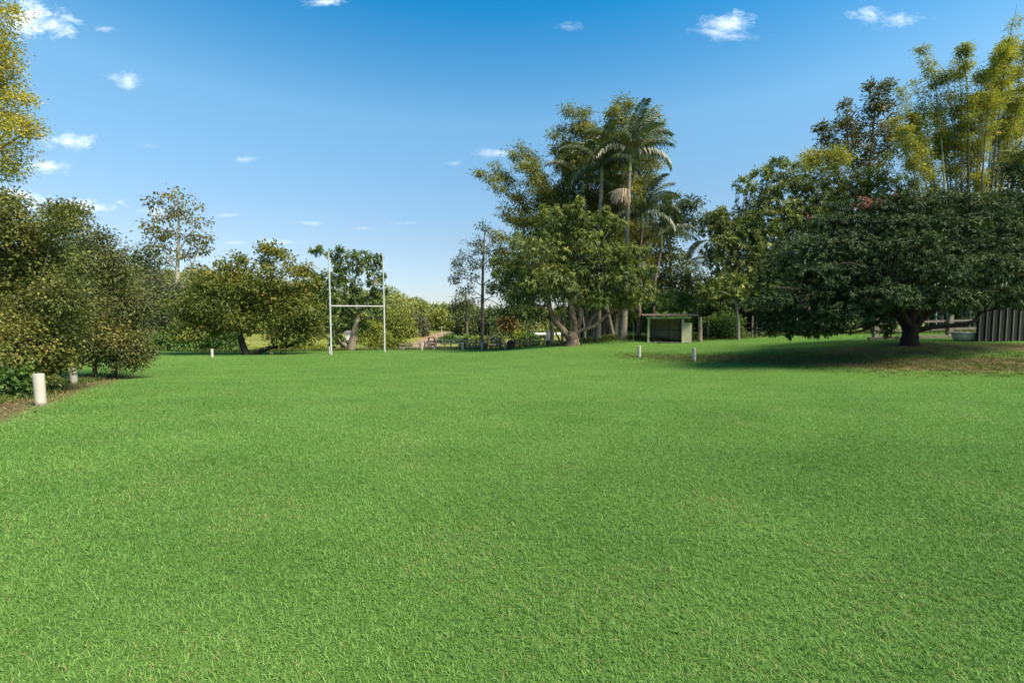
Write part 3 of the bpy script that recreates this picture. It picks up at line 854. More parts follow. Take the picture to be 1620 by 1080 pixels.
t.lobes([(830, 420, 24, 20), (850, 392, 30, 22), (880, 368, 30, 22), (905, 350, 24, 16), (850, 440, 34, 22), (890, 405, 36, 26), (880, 440, 36, 24), (930, 385, 34, 26), (925, 425, 36, 26), (960, 410, 30, 24), (955, 445, 34, 22), (905, 462, 36, 16), (860, 468, 26, 14), (965, 468, 28, 14), (838, 462, 22, 16), (985, 445, 24, 18), (990, 475, 20, 12), (940, 478, 26, 12), (1005, 425, 20, 14), (925, 345, 20, 12), (870, 490, 18, 8), (830, 490, 16, 10), (985, 415, 22, 18), (1012, 450, 18, 14), (1000, 480, 14, 9), (935, 358, 24, 18), (962, 380, 24, 18), (820, 385, 18, 14), (992, 440, 24, 16, -.9), (1015, 470, 16, 10, -.8), (1000, 395, 22, 12, -.6), (978, 355, 20, 12, 0), (1022, 430, 14, 9, -.7), (802, 432, 18, 10), (790, 415, 10, 7), (870, 338, 18, 10), (915, 325, 18, 10), (955, 340, 14, 9), (1030, 458, 12, 8), (815, 470, 16, 9)],
        13, 'rosettes', k=9, L=.225, W=.05, droop=.8, shell=.15, twigs=.07, tb=.05)
t.done(BARK_BROWN, L_MANGO)


# ---- bamboo
def bamboo(name, label, group, Y, base, tips, n_sp, leafmat, culm_mats, seed, start=.35, sp_size=.45, k=14, L=.2, W=.045, rad=.05, width=1.0, vb=None):
    """each culm is a part with its own foliage below it"""
    r = np.random.default_rng(seed)
    u0, u1 = base
    root = empty(name, onG((u0 + u1) / 2, Y), label, 'bamboo', group)
    for i, (tu, tv) in enumerate(tips):
        bu = np.interp(tu, [min(a for a, _ in tips), max(a for a, _ in tips) + 1], [u0, u1]) + r.normal(0, 5)
        Yc = Y + r.uniform(-1.6, 1.6)
        g = onG(bu, Yc); g[2] -= .1
        top = P(tu, tv, Yc + r.uniform(-.8, .8))
        h = top[2] - g[2]
        lean = np.array([top[0] - g[0], top[1] - g[1], 0])
        s = np.linspace(0, 1, 9)
        path = g + lean * (s[:, None] ** 1.7) + np.stack([0 * s, 0 * s, s * h * 1.0], 1)
        nod = np.clip((s - .82) / .18, 0, 1) ** 1.5
        side = unit(lean + np.array([r.normal(0, .5), r.normal(0, .5), 0]) + 1e-6)
        path = path + side * (nod * r.uniform(.2, .7))[:, None] - np.array([0, 0, 1]) * (nod * .35)[:, None]
        mb = MB()
        mb.tube(path, np.interp(s, [0, .5, 1], [rad, rad * .8, .006]), 6, smooth=2, rng=r)
        fm = MB()
        st0 = start
        start = st0 + (r.uniform(-.04, .2) if st0 > .5 else 0)
        nb = max(6, int((1 - start) * h * 2.6))
        bs = np.clip(start + (1 - start) * r.uniform(0, 1, nb) ** .95, 0, .99)
        ba = r.uniform(0, 6.283, nb); bl = r.uniform(.35, 1.35, nb)
        per = max(3, int(n_sp * h * 1.7 / nb))
        cnt = nb * per
        ss = np.clip(np.repeat(bs, per) + r.normal(0, .22 / h, cnt), 0, .995)
        pts = np.stack([np.interp(ss, s, path[:, j]) for j in range(3)], 1)
        az = np.repeat(ba, per) + r.normal(0, .35, cnt)
        prof = np.interp(ss, [start, start + .12, .7, .9, 1], [.45, 1, .75, .4, .10])
        start = st0
        reach = r.uniform(.25, 1.0, cnt) * np.repeat(bl, per) * prof * width
        out = np.stack([np.cos(az), np.sin(az), np.full(cnt, .05)], 1)
        tip = pts + out * reach[:, None] + np.array([0, 0, 1]) * (r.uniform(-.1, .35, cnt) * reach)[:, None]
        for a, b in zip(pts[::8], tip[::8]):
            mb.tube([a, a * .5 + b * .5 + np.array([0, 0, .06]), b], [.010, .007, .003], 3, caps=False, smooth=1)
        sprays(fm, tip, out, r, k=k, L=L * 1.1, W=W * 1.5, size=sp_size * .5, droop=.35, flat=.42, tint0=np.clip(r.normal(.42, .2, cnt), 0, 1))
        c = mb.build('culm', culm_mats[i % len(culm_mats)], root, smooth=True)
        # foliage is a sub-part of its culm
        f = fm.build('foliage', leafmat, root)
        f.parent = c
    return root


bamboo('bamboo_clump', 'airy yellow-green bamboo clump with bare stems above the dark tree at the right edge', 'bamboo clumps', 29, (1470, 1585),
       [(1405, 235), (1418, 165), (1432, 130), (1440, 190), (1452, 118), (1462, 205), (1472, 62), (1478, 130), (1490, 160), (1500, 100), (1508, 190), (1520, 84), (1528, 66), (1540, 145), (1550, 210), (1562, 130), (1572, 92), (1582, 60), (1590, 28), (1598, 96), (1602, 2), (1612, 60), (1622, 120), (1630, 30), (1642, 80), (1655, 140), (1660, 50), (1680, 150), (1426, 205), (1448, 160), (1485, 205), (1515, 140), (1535, 190), (1556, 100), (1575, 170), (1608, 170), (1618, 150), (1632, 110), (1592, 180), (1570, 60)],
       4.8, L_BAMBOO, [CULM_DARK, CULM, CULM, BARK_GREY], 31, start=.55, sp_size=.32, k=18, L=.14, W=.034, rad=.066, width=.55)
bamboo('bamboo_clump', 'dark bamboo clump leaning left over the mango tree', 'bamboo clumps', 33, (885, 930),
       [(772, 262), (790, 250), (800, 285), (815, 225), (830, 212), (842, 250), (858, 270), (806, 330), (832, 300), (868, 295), (795, 360), (845, 340), (870, 330)],
       8.5, L_BAMBOO_D, [CULM_DARK, CULM], 32, start=.3, sp_size=.5, k=20, L=.2, W=.05, rad=.05, width=1.5)
bamboo('bamboo_clump', 'tallest bamboo clump behind the palms with gold-tipped plumes', 'bamboo clumps', 34, (915, 985),
       [(878, 192), (888, 170), (903, 160), (918, 152), (930, 165), (908, 215), (945, 210), (895, 240), (962, 170), (975, 148), (990, 155), (1005, 170), (1020, 168), (1035, 175), (1048, 188), (1045, 225), (985, 200), (1015, 215), (960, 230), (930, 240), (890, 290), (935, 300), (1000, 280), (1030, 270), (1062, 300), (1050, 345), (1025, 350), (1002, 335), (968, 315)],
       7.5, L_BAMBOO_D, [CULM_DARK, CULM], 33, start=.25, sp_size=.5, k=20, L=.2, W=.05, rad=.05, width=1.3)


# ---- palms
def frond_mesh(seed, length=3.0, n=44, arch=1.0, ll=.78):
    """frond along +X, arching down"""
    r = np.random.default_rng(seed)
    s = np.linspace(0, 1, 12)
    ang = .15 - arch * 1.35 * s ** 1.5
    dx = np.cos(ang); dz = np.sin(ang)
    x = np.concatenate([[0], np.cumsum((dx[1:] + dx[:-1]) / 2)]) * length / 11
    z = np.concatenate([[0], np.cumsum((dz[1:] + dz[:-1]) / 2)]) * length / 11
    path = np.stack([x, 0 * x, z], 1)
    mb = MB(); mb.tube(path, np.interp(s, [0, 1], [.035, .006]), 5, smooth=1)
    ss = np.linspace(.13, .99, n)
    for side in (-1, 1):
        p = np.stack([np.interp(ss, s, path[:, j]) for j in range(3)], 1)
        a = np.interp(ss, s, ang)
        tang = np.stack([np.cos(a), 0 * a, np.sin(a)], 1)
        L = ll * np.sin(np.pi * (.12 + .80 * ss)) ** .6 * r.uniform(.85, 1.1, n)
        out = np.array([0, side, 0]) * .85 + tang * .55 + np.array([0, 0, .15]) + r.normal(0, .08, (n, 3))
        out = unit(out)
        m = p + out * (L * .5)[:, None]
        e = m + unit(out * .35 + np.array([0, 0, -1.0]) + r.normal(0, .12, (n, 3))) * (L * .55)[:, None]
        wv = unit(np.cross(out, np.array([0, 0, 1.0]))) * .026
        v = np.stack([p - wv * .4, p + wv * .4, m + wv, m - wv, e], 1).reshape(-1, 3)
        k = np.arange(n) * 5
        t = np.clip(r.normal(.45, .2, n), 0, 1)
        base = mb.n
        mb.add(v, np.stack([k, k + 1, k + 2, k + 3], 1), t)
        mb.f.append(np.stack([k + 3, k + 2, k + 4], 1) + base); mb.tint.append(t)
    o = mb.build('frond', L_PALM)
    me = o.data
    bpy.data.objects.remove(o)
    return me


FRONDS = [frond_mesh(50, 3.0, 60, .95), frond_mesh(51, 2.8, 58, 1.2), frond_mesh(52, 3.1, 62, .75), frond_mesh(53, 2.7, 56, 1.4)]


def palm(label, Y, bu, cu, cv, r0, r1, nf, scale, bark, seed, flowers=False, base_flare=1.5):
    r = np.random.default_rng(seed)
    g = onG(bu, Y)
    root = empty('palm_tree', g, label, 'palm', 'palms beside the open shed')
    top = P(cu, cv, Y)
    a = g - np.array([0, 0, .15])
    mid = a * .5 + top * .5 + np.array([r.normal(0, .12), 0, 0])
    hs = top[2] - a[2]
    sh = top - np.array([0, 0, 1.0 * scale])
    p1 = a + np.array([0, 0, .35])
    mb = MB()
    mb.tube([a, p1, a * .8 + top * .2 + np.array([0.02, 0, 0]), mid, sh], [r0 * base_flare, r0 * 1.1, r0 * .85, (r0 + r1) / 2 * .9, r1], 12, wob=.04, smooth=6, rng=r)
    mb.build('trunk', bark, root, smooth=True)
    mb = MB(); mb.tube([sh, sh * .6 + top * .4, top], [r1 * 1.25, r1 * 1.15, r1 * .55], 10, smooth=3)
    mb.build('crownshaft', SHAFT, root, smooth=True)
    loc = np.array(root.location)
    for i in range(nf):
        o = bpy.data.objects.new('frond', FRONDS[i % 4])
        COL.objects.link(o); o.parent = root
        o.location = Vector(top - loc)
        az = i * 2.399 + r.uniform(-.25, .25)
        el = math.radians(np.interp(i, [0, nf - 1], [72, -12]) + r.uniform(-8, 8))
        o.rotation_euler = (r.uniform(-.3, .3), -el, az)
        o.scale = (scale,) * 3
    if flowers:
        fl = MB()
        b = P(cu - 7, cv + 60, Y - .8)
        for j in range(150):
            az = r.uniform(0, 6.283); d = np.array([math.cos(az) * .55 - .25, math.sin(az) * .5, 0])
            q = b + d * r.uniform(.3, .8)
            fl.tube([b, q + np.array([0, 0, .12]), q + d * .35 - np.array([0, 0, r.uniform(.3, .75)])], [.024, .020, .012], 4, smooth=2, caps=False)
        fl.build('flower_cluster', FLOWER, root)
    return root


palm('tallest palm with a pale ringed trunk and a hanging cluster of dry flowers', 29.2, 985, 996, 244, .27, .13, 17, 1.08, PALM_BARK, 71, True, 1.35)
palm('palm with a brown mottled trunk nearest the open shed', 29.9, 1010, 1016, 338, .165, .10, 16, .98, PALM_BROWN, 72, False, 1.3)
palm('palm with a flared grey base just right of the mango trunk', 29.4, 945, 952, 262, .20, .11, 13, 1.0, PALM_BARK, 73, False, 1.7)
palm('thin palm between the mango and the pale thick palm trunk', 31.5, 969, 922, 285, .15, .10, 12, 1.0, PALM_BARK, 74, False, 1.2)
palm('shorter palm behind the shed side of the grove with drooping fronds', 31.0, 1030, 1046, 372, .15, .10, 12, .95, PALM_BROWN, 75, False, 1.2)
palm('slim palm with two-tone trunk close beside the flared palm', 31.8, 957, 962, 330, .17, .10, 10, .9, PALM_BROWN, 76, False, 1.3)
palm('small far palm silhouetted behind the shed roof', 40, 1084, 1086, 418, .16, .11, 11, .95, PALM_BROWN, 77, False, 1.2)

# ---- trees to the right of the palms
GR = 'trees behind the shed and fence'
t = Tree('grove_tree', 'loose dark tree with wispy right side behind the palms', 'tree', 37, 1062, GR, seed=16)
t.limb([(1065, 540, .22), (1063, 470, .17), (1060, 400, .1), (1062, 340, .03)], grounded=True)
t.lobes([(1062, 340, 22, 9), (1088, 326, 16, 6), (1055, 365, 24, 14), (1078, 352, 16, 8), (1052, 400, 28, 18), (1035, 430, 28, 20), (1070, 440, 26, 22), (1100, 455, 22, 22), (1050, 470, 34, 20), (1085, 480, 34, 18), (1110, 350, 14, 6), (1020, 470, 24, 22)], 5, 'sprays', k=18, L=.24, W=.09, size=.3, shell=.1, twigs=.2)
t.done(BARK_BROWN, L_DARK)
t = Tree('light_shrub', 'light green leafy shrub directly behind the shed roof', 'shrub', 31.5, 1058, seed=17)
t.limb([(1058, 542, .07), (1056, 510, .05), (1060, 480, .02)], grounded=True)
t.lobes([(1038, 482, 22, 14), (1062, 476, 26, 14), (1085, 484, 22, 14), (1028, 505, 18, 22), (1060, 500, 30, 16), (1095, 505, 18, 16)], 8, 'rosettes', k=8, L=.24, W=.075, droop=.5, shell=.1, twigs=.1)
t.done(BARK_BROWN, L_LOWGREEN)
t = Tree('fence_tree', 'small tree with slim grey trunk and round crown behind the wire fence', 'tree', 27.6, 1168, seed=18)
t.limb([(1168, 532, .12), (1167, 505, .10), (1164, 478, .07), (1160, 455, .03)], grounded=True)
t.limb([(1166, 490, .06), (1185, 470, .04), (1205, 462, .01)])
t.lobes([(1130, 458, 24, 15), (1158, 450, 26, 16), (1190, 455, 24, 15), (1215, 462, 20, 14), (1145, 474, 28, 12), (1185, 476, 30, 12), (1218, 482, 14, 10), (1115, 472, 12, 10)], 8, 'rosettes', k=9, L=.22, W=.06, droop=.5, shell=.15, twigs=.1)
t.done(BARK_GREY, L_MANGO)
t = Tree('clipped_hedge', 'low dark green bush between the timber post and the slim fence tree', 'bush', 29.5, 1140, seed=19)
t.lobes([(1128, 518, 18, 17), (1145, 515, 20, 18), (1162, 520, 12, 14)], 26, 'sprays', k=16, L=.12, W=.07, size=.16, shell=.2, limbs=False)
t.done(BARK_BROWN, L_LOWGREEN)
t = Tree('background_mango', 'huge dark mango tree filling the skyline behind the spreading tree', 'tree', 30.5, 1270, GR, seed=20)
t.limb([(1275, 535, .4), (1272, 480, .34), (1265, 430, .26), (1270, 380, .15)], grounded=True)
t.limb([(1268, 430, .2), (1220, 400, .13), (1180, 370, .06)]); t.limb([(1268, 430, .2), (1330, 380, .13), (1370, 330, .06)]); t.limb([(1268, 460, .15), (1210, 450, .1), (1165, 420, .05)])
t.lobes([(1130, 338, 18, 9), (1145, 352, 24, 14), (1150, 385, 30, 22), (1180, 294, 15, 14), (1206, 272, 11, 12), (1190, 330, 30, 24), (1225, 300, 30, 24), (1235, 340, 36, 30), (1262, 285, 30, 22), (1285, 320, 40, 30), (1305, 285, 34, 24), (1335, 310, 40, 28), (1365, 285, 34, 22), (1400, 300, 36, 24), (1195, 380, 36, 30), (1240, 385, 40, 34), (1180, 425, 36, 24), (1220, 430, 36, 28), (1140, 415, 20, 18), (1232, 258, 14, 7), (1420, 330, 30, 20), (1265, 345, 36, 30), (1155, 440, 24, 14), (1128, 365, 20, 16), (1160, 365, 28, 22), (1175, 355, 24, 18), (1205, 355, 30, 24), (1135, 395, 22, 16), (1210, 460, 34, 20), (1170, 400, 30, 24), (1290, 360, 40, 30), (1340, 345, 40, 26)],
        14, 'rosettes', k=9, L=.24, W=.056, droop=.75, shell=.12, twigs=.05)
t.done(BARK_BROWN, L_MANGO)
t = Tree('background_tree', 'dark upright tree with pointed tops between the huge mango and the bamboo', 'tree', 36, 1370, GR, seed=21)
t.limb([(1370, 530, .25), (1372, 400, .2), (1375, 280, .12), (1385, 160, .03)], grounded=True)
t.limb([(1373, 320, .12), (1345, 250, .08), (1338, 180, .03)]); t.limb([(1373, 330, .1), (1320, 270, .06), (1306, 205, .02)])
t.lobes([(1304, 202, 8, 7), (1303, 228, 12, 10), (1338, 178, 12, 12), (1345, 195, 18, 12), (1328, 212, 18, 12), (1382, 146, 12, 12), (1405, 142, 7, 10), (1388, 166, 20, 12), (1372, 185, 20, 14), (1402, 180, 16, 14), (1410, 205, 16, 18), (1385, 210, 26, 18), (1355, 225, 26, 18), (1330, 240, 24, 16), (1395, 240, 30, 22), (1365, 258, 30, 20), (1425, 230, 14, 18)], 3.4, 'sprays', k=18, L=.2, W=.09, size=.2, shell=.1, twigs=.25, droop=.1, sprigs=1)
t.done(BARK_BROWN, L_DUSK)
t = Tree('yellow_bush', 'yellow-green feathery treetop just above the huge mango', 'tree', 33.5, 1300, GR, seed=22)
t.limb([(1298, 535, .15), (1300, 400, .12), (1302, 270, .04)], grounded=True)
t.lobes([(1292, 252, 18, 9), (1312, 248, 18, 10), (1330, 258, 14, 9), (1275, 262, 12, 8)], 9, 'sprays', k=16, L=.2, W=.06, size=.25, shell=.2, twigs=.1)
t.done(BARK_BROWN, L_BAMBOO)
t = Tree('edge_tree', 'dark tree at the right edge below the bamboo stems', 'tree', 26, 1650, GR, seed=23)
t.limb([(1655, 535, .2), (1650, 420, .15), (1640, 320, .06)], grounded=True)
t.lobes([(1622, 270, 22, 16), (1640, 250, 26, 20), (1640, 300, 36, 24), (1615, 310, 22, 14), (1660, 350, 50, 40)], 7, 'sprays', k=18, L=.2, W=.08, size=.25, shell=.2, twigs=.1)
t.done(BARK_BROWN, L_DARK)
# understory row that closes the grove
for i, (u, v, ru, rv, Y, lab, mat) in enumerate([
    (935, 500, 40, 40, 42, 'deep green understory bush behind the mango trunk', L_DARK),
    (1000, 505, 40, 36, 43, 'deep green understory bush behind the palm trunks', L_LOWGREEN),
    (1120, 495, 36, 34, 41, 'deep green understory bush right of the far palm', L_DARK),
    (1200, 505, 36, 28, 42, 'pale-stemmed understory bush behind the fence brace', L_GREY),
    (1290, 480, 50, 55, 36, 'dark understory bush behind the left skirt of the spreading tree', L_DARK),
    (1400, 440, 70, 80, 36, 'dark understory bush behind the spreading tree trunk', L_DARK),
    (1522, 490, 44, 40, 29, 'sunlit green bush seen under the spreading tree', L_LOWGREEN),
    (1500, 380, 90, 60, 34, 'dark thicket at the foot of the bamboo stems', L_DARK),
    (1150, 475, 44, 34, 38.5, 'mid-green understory bush behind the clipped low bush', L_DARK),
    (1225, 455, 44, 44, 38, 'tall dark understory bush left of the spreading tree skirt', L_DARK),
    (1080, 500, 40, 30, 40, 'leafy understory bush behind the shed corner', L_LOWGREEN),
    (1640, 430, 80, 90, 33, 'dark thicket at the right edge behind the ribbed metal fence', L_DARK)]):
    t = Tree('understory_bush', lab, 'bush', Y, u, 'bushes closing the grove', seed=120 + i)
    t.limb([(u, 535, .1), (u + 3, v + rv * .4, .07), (u, v, .02)], grounded=True)
    ls = [(u, v, ru * .85, rv * .85)]
    for q in range(6):
        a = q * 1.05 + i
        ls.append((u + ru * .6 * math.cos(a), v + rv * .6 * math.sin(a), ru * .5, rv * .45))
    t.lobes(ls, 9, 'sprays', k=16, L=.24, W=.10, size=.34, shell=.15, twigs=.06, bump=.3)
    t.done(BARK_BROWN, mat)

# ---- the big spreading tree on the bank
t = Tree('spreading_tree', 'wide dark dome-shaped tree with black trunk standing on the grassy bank', 'tree', 17, 1440, seed=24)
t.limb([(1438, 550, .36), (1439, 538, .27), (1440, 525, .24), (1438, 512, .22)], sides=12, grounded=True)
t.limb([(1436, 516, .18), (1420, 497, .15), (1395, 475, .11), (1350, 450, .06)]); t.limb([(1440, 515, .18), (1442, 490, .15), (1450, 450, .1), (1440, 400, .05)])
t.limb([(1444, 518, .16), (1465, 498, .13), (1500, 480, .1), (1550, 455, .05)])
t.limb([(1446, 525, .11), (1465, 519, .095), (1490, 516, .085), (1520, 513, .075), (1542, 507, .065), (1552, 494, .05), (1570, 480, .03)])
t.limb([(1436, 514, .14), (1425, 490, .11, -1.5), (1410, 450, .07, -2.5)]); t.limb([(1440, 514, .14), (1460, 480, .11, 1.5), (1470, 430, .07, 2.5)])
LY = []
for v, us, ru, rv in ((320, range(1415, 1620, 38), 32, 13), (333, range(1345, 1640, 42), 34, 17), (362, range(1300, 1690, 42), 36, 21), (398, range(1262, 1720, 44), 38, 23), (436, range(1240, 1740, 44), 38, 23), (472, range(1228, 1740, 44), 34, 20)):
    for k, u in enumerate(us):
        e = (u - 1455) / 260
        e2 = (v - 480) / 175
        dep = 2.9 * math.sqrt(max(.05, 1 - min(1, e * e * .85 + e2 * e2 * .9)))
        LY.append((u + t.r.uniform(-8, 8), v + t.r.uniform(-7, 7), ru, rv, -dep * t.r.uniform(.75, 1.05)))
LY += [(1222, 498, 22, 18, -.8), (1258, 505, 26, 20, -1.5), (1298, 508, 26, 22, -2), (1330, 505, 26, 20, -2.4), (1312, 525, 10, 8, -2.2), (1240, 518, 18, 12, -1), (1275, 522, 20, 10, -1.5), (1360, 495, 22, 16, -2.4), (1398, 518, 14, 14, -2.2), (1392, 500, 16, 12, -2.2), (1410, 530, 8, 6, -2.2), (1210, 520, 14, 16, -.5), (1232, 528, 16, 10, -.8), (1262, 530, 14, 8, -1.2), (1300, 528, 14, 8, -1.8), (1330, 520, 14, 10, -2), (1205, 470, 14, 24, -.3), (1350, 505, 18, 14, -2.4), (1425, 478, 24, 16, -3), (1470, 478, 26, 14, -3), (1510, 485, 24, 12, -2.5), (1480, 495, 18, 8, -2.5), (1560, 482, 24, 9, -2.2), (1600, 478, 26, 12, -2.2), (1640, 480, 30, 14, -2),
       (1300, 420, 60, 60, 1), (1400, 400, 70, 60, 2.2), (1500, 400, 70, 60, 2.2), (1600, 410, 70, 60, 1.5), (1450, 360, 80, 35, 0), (1560, 360, 70, 35, 0), (1350, 430, 60, 40, 0), (1560, 440, 70, 35, -.5)]
t.lobes(LY, 36, 'rosettes', k=9, L=.125, W=.034, droop=.75, shell=.55, twigs=.02, bump=.16, limb_r=.045, low=-.55, sprigs=1)
pk = MB()
for (u, v, n_) in ((1380, 322, 6), (1390, 316, 6), (1374, 319, 4), (1352, 326, 3), (1368, 328, 3), (1421, 316, 2), (1544, 322, 2), (1278, 350, 1)):
    tip = t.px(u, v, -1.6) + t.r.normal(0, .12, (n_, 3)) * np.array([1.6, 1, .6])
    rosettes(pk, tip, np.tile(np.array([[0, -.4, .8]]), (n_, 1)), t.r, k=8, L=.15, W=.045, droop=.5)
t.done(BARK_DARK, L_LYCHEE)
pk.build('new_leaves', L_PINK, t.root)['label'] = 'salmon pink flushes of new leaves on the crown top'


# ------------------------------------------------------------------ far wooded hill
def forest():
    r = np.random.default_rng(77)
    mb = MB()
    n = 0
    for Yr, cnt in ((112, 74), (124, 74), (138, 80), (155, 84), (178, 88), (200, 92), (222, 92)):
        for i in range(cnt):
            u = r.uniform(-160, 960); Y = Yr + r.uniform(-9, 9)
            if 655 < u < 725 and Y < 120: continue
            b = onG(u, Y)
            h = r.uniform(5, 9.5) * float(np.interp(u, [560, 640, 720], [1, .9, .62])); w = r.uniform(2.4, 4.4)
            for q in range(7):
                c = b + np.array([r.normal(0, w * .5), r.normal(0, w * .5), h * r.uniform(.2, .95)])
                tip, out, d = lobe_tips(c, np.array([w * .55, w * .55, h * .2]), 26, r, .4, .3, -.4)
                sprays(mb, tip, out, r, k=5, L=.75, W=.45, size=.45, droop=.3, tint0=np.clip(r.normal(r.uniform(.3, .62), .14, 26), 0, 1))
    tag(mb.build('forest', L_FAR), 'sunlit wooded hillside on the skyline behind the goal posts', 'forest', kind='stuff')


forest()

# ------------------------------------------------------------------ dirt road
ROAD_MAT = solid_mat('red_dirt_road', (.20, .125, .075), (.36, .255, .17), 1.2, .95, .3, spots=((.22, .10, .055), .35, .55))
rd = MB()
cl = [onG(u, Y) for u, Y in ((640, 42), (662, 47), (672, 54), (680, 64), (690, 78), (702, 92), (716, 104), (745, 112), (800, 118))]
cl = np.array(cl)
tt = np.linspace(0, len(cl) - 1, 60)
cx = np.interp(tt, np.arange(len(cl)), cl[:, 0]); cy = np.interp(tt, np.arange(len(cl)), cl[:, 1])
tx, ty = np.gradient(cx), np.gradient(cy); ln = np.hypot(tx, ty); nx, ny = -ty / ln, tx / ln
rows = []
for off in (-1.7, -.85, 0, .85, 1.7):
    x = cx + nx * off; y = cy + ny * off
    rows.append(np.stack([x, y, tz(x, y) + .05 + .04 * (abs(off) < 1)], 1))
v = np.stack(rows, 1).reshape(-1, 3)
fi = np.array([[i * 5 + j, i * 5 + j + 1, (i + 1) * 5 + j + 1, (i + 1) * 5 + j] for i in range(59) for j in range(4)])
rd.add(v, fi)
tag(rd.build('dirt_road', ROAD_MAT, smooth=True), 'reddish dirt road climbing away beyond the rail fence', 'road', kind='structure')


# ------------------------------------------------------------------ white bollards
def bollard(u, Y, h, label, lean=(0, 0), rad=.075):
    g = onG(u, Y)
    r = np.random.default_rng(int(u))
    lx, ly = lean
    R = np.array(Matrix.Rotation(ly, 3, 'X') @ Matrix.Rotation(lx, 3, 'Y'))
    prof = [(rad, -.1), (rad * 1.0, .02), (rad * .995, h * .5), (rad, h - .012), (rad * .985, h - .004), (rad * .94, h), (rad * .86, h + .001), (rad * .84, h - .008), (rad * .5, h - .008), (0.0005, h - .007)]
    mb = MB(); mb.lathe(g, prof, 28, R)
    o = mb.build('bollard', WHITE_PVC, origin=g, smooth=True)
    tag(o, label, 'bollard', 'short white round posts edging the lawn')
    md = o.modifiers.new('edges', 'EDGE_SPLIT'); md.split_angle = math.radians(40)
    return o


bollard(58, 7.7, .545, 'large white round post in front of the left hedge, nearest the camera', (-.03, 0))
bollard(112.5, 11.5, .52, 'white round post half hidden under the far hedge shrub leaves', (-.02, 0))
bollard(334, 27, .54, 'short white post beneath the left side of the broad tree')
bollard(520.5, 28.4, .5, 'short white post touching the left goal upright', rad=.06)
bollard(667, 31.8, .55, 'short white post at the end of the left rail fence by the dirt road')
bollard(731.5, 32.2, .53, 'white post between the rails and the round green bush', rad=.07)
bollard(762.5, 32.2, .56, 'white post in front of the pine trunk and rusty drum', rad=.07)
bollard(798.8, 32.4, .53, 'white post just left of the dark round drum', rad=.07)
bollard(1011.8, 20.8, .54, 'white post at the left end of the bank in front of the shed')
bollard(1099, 18.5, .55, 'white post on the bank in front of the split timber post', (-.03, 0))

# ------------------------------------------------------------------ goal posts
gl = onG(523, 28); gr = onG(608, 29.8)
root = empty('goal_posts', (gl + gr) / 2, 'tall white rugby style goal posts with a crossbar in front of a forked tree', 'goal posts')
for g, hh in ((gl, 6.28), (gr, 6.32)):
    mb = MB(); mb.tube([g - np.array([0, 0, .15]), g + np.array([0, 0, .4]), g + np.array([0, 0, 3]), g + np.array([-.02, 0, hh])], [.062, .06, .052, .038], 14, smooth=2)
    mb.build('upright', WHITE_PAINT, root, smooth=True)
a = gl + np.array([0, 0, 3.0]); b = gr + np.array([0, 0, 3.0]); dd = unit(b - a)
mb = MB(); mb.tube([a + dd * .045, b - dd * .045], [.042, .042], 14, smooth=1)
cb = mb.build('crossbar', WHITE_PAINT, root, smooth=True)

# ------------------------------------------------------------------ open shed
SY = 27.6
sp = onG(1058, SY)
root = empty('open_shed', sp, 'small open-fronted cream and olive shed with a corrugated skillion roof', 'shed')
s = SY / F
zb = sp[2]
def sx(u): return (u - 810) * s
xl, xr, xe = sx(1027.5), sx(1079), sx(1091)
zt = 1.6 - (503 - 500) * s
dp = 1.7
for x_ in (xl, xr):
    MB().bar((x_, SY, zb - .1), (x_, SY, zt - .05), .12, .12, (0, 1, 0)).build('post', SHED_CREAM, root)
MB().bar((xl - .12, SY - .0, zt + .005), (xe + .05, SY, zt + .055), .10, .12).build('beam', SHED_CREAM, root)
bw = MB(); bw.box(((xl + xe) / 2, SY + dp, (zb + zt) / 2 - .12), (xe - xl, .03, zt - zb + .1))
bwo = bw.build('back_wall', SHED_OLIVE, root)
fr = MB()
for x_ in (xl + .45, xl + 1.25, xl + 1.9): fr.box((x_, SY + dp - .045, (zb + zt) / 2 - .1), (.07, .05, zt - zb - .05))
fr.box(((xl + xe) / 2, SY + dp - .075, zb + .75), (xe - xl - .1, .03, .07))
fro = fr.build('wall_frame', TIMBER, root)
for x_ in (xl - .03, xe - .02):
    mb = MB(); mb.box((x_, SY + dp / 2 + .075, (zb + zt) / 2 - .09), (.03, dp - .2, zt - zb)); mb.build('side_wall', SHED_CREAM if x_ < xr else SHED_OLIVE, root)
mb = MB(); mb.box(((xr + .075 + xe) / 2 + .02, SY + .03, zb + .62), (xe - xr - .02, .035, 1.24)); mb.build('front_panel', SHED_CREAM, root)['label'] = 'pale cream-green front panel right of the opening'
# floor slab
mb = MB(); mb.box(((xl + xe) / 2, SY + dp / 2 + .02, zb + .02), (xe - xl + .1, dp + .1, .09)); mb.build('floor_slab', TIMBER, root)


def corrugated(x0, x1, y0, y1, z0, z1, amp=.018, pitch=.076, th=.006):
    n = int((x1 - x0) / pitch * 6)
    x = np.linspace(x0, x1, n); w = amp * np.sin((x - x0) / pitch * 2 * math.pi)
    mb = MB()
    v = np.vstack([np.stack([x, np.full(n, y0), z0 + w], 1), np.stack([x, np.full(n, y1), z1 + w], 1), np.stack([x, np.full(n, y0), z0 + w - th], 1), np.stack([x, np.full(n, y1), z1 + w - th], 1)])
    i = np.arange(n - 1)
    mb.add(v, np.vstack([np.stack([i, i + 1, n + i + 1, n + i], 1), np.stack([2 * n + i + 1, 2 * n + i, 3 * n + i, 3 * n + i + 1], 1), np.stack([2 * n + i, 2 * n + i + 1, i + 1, i], 1)]))
    return mb


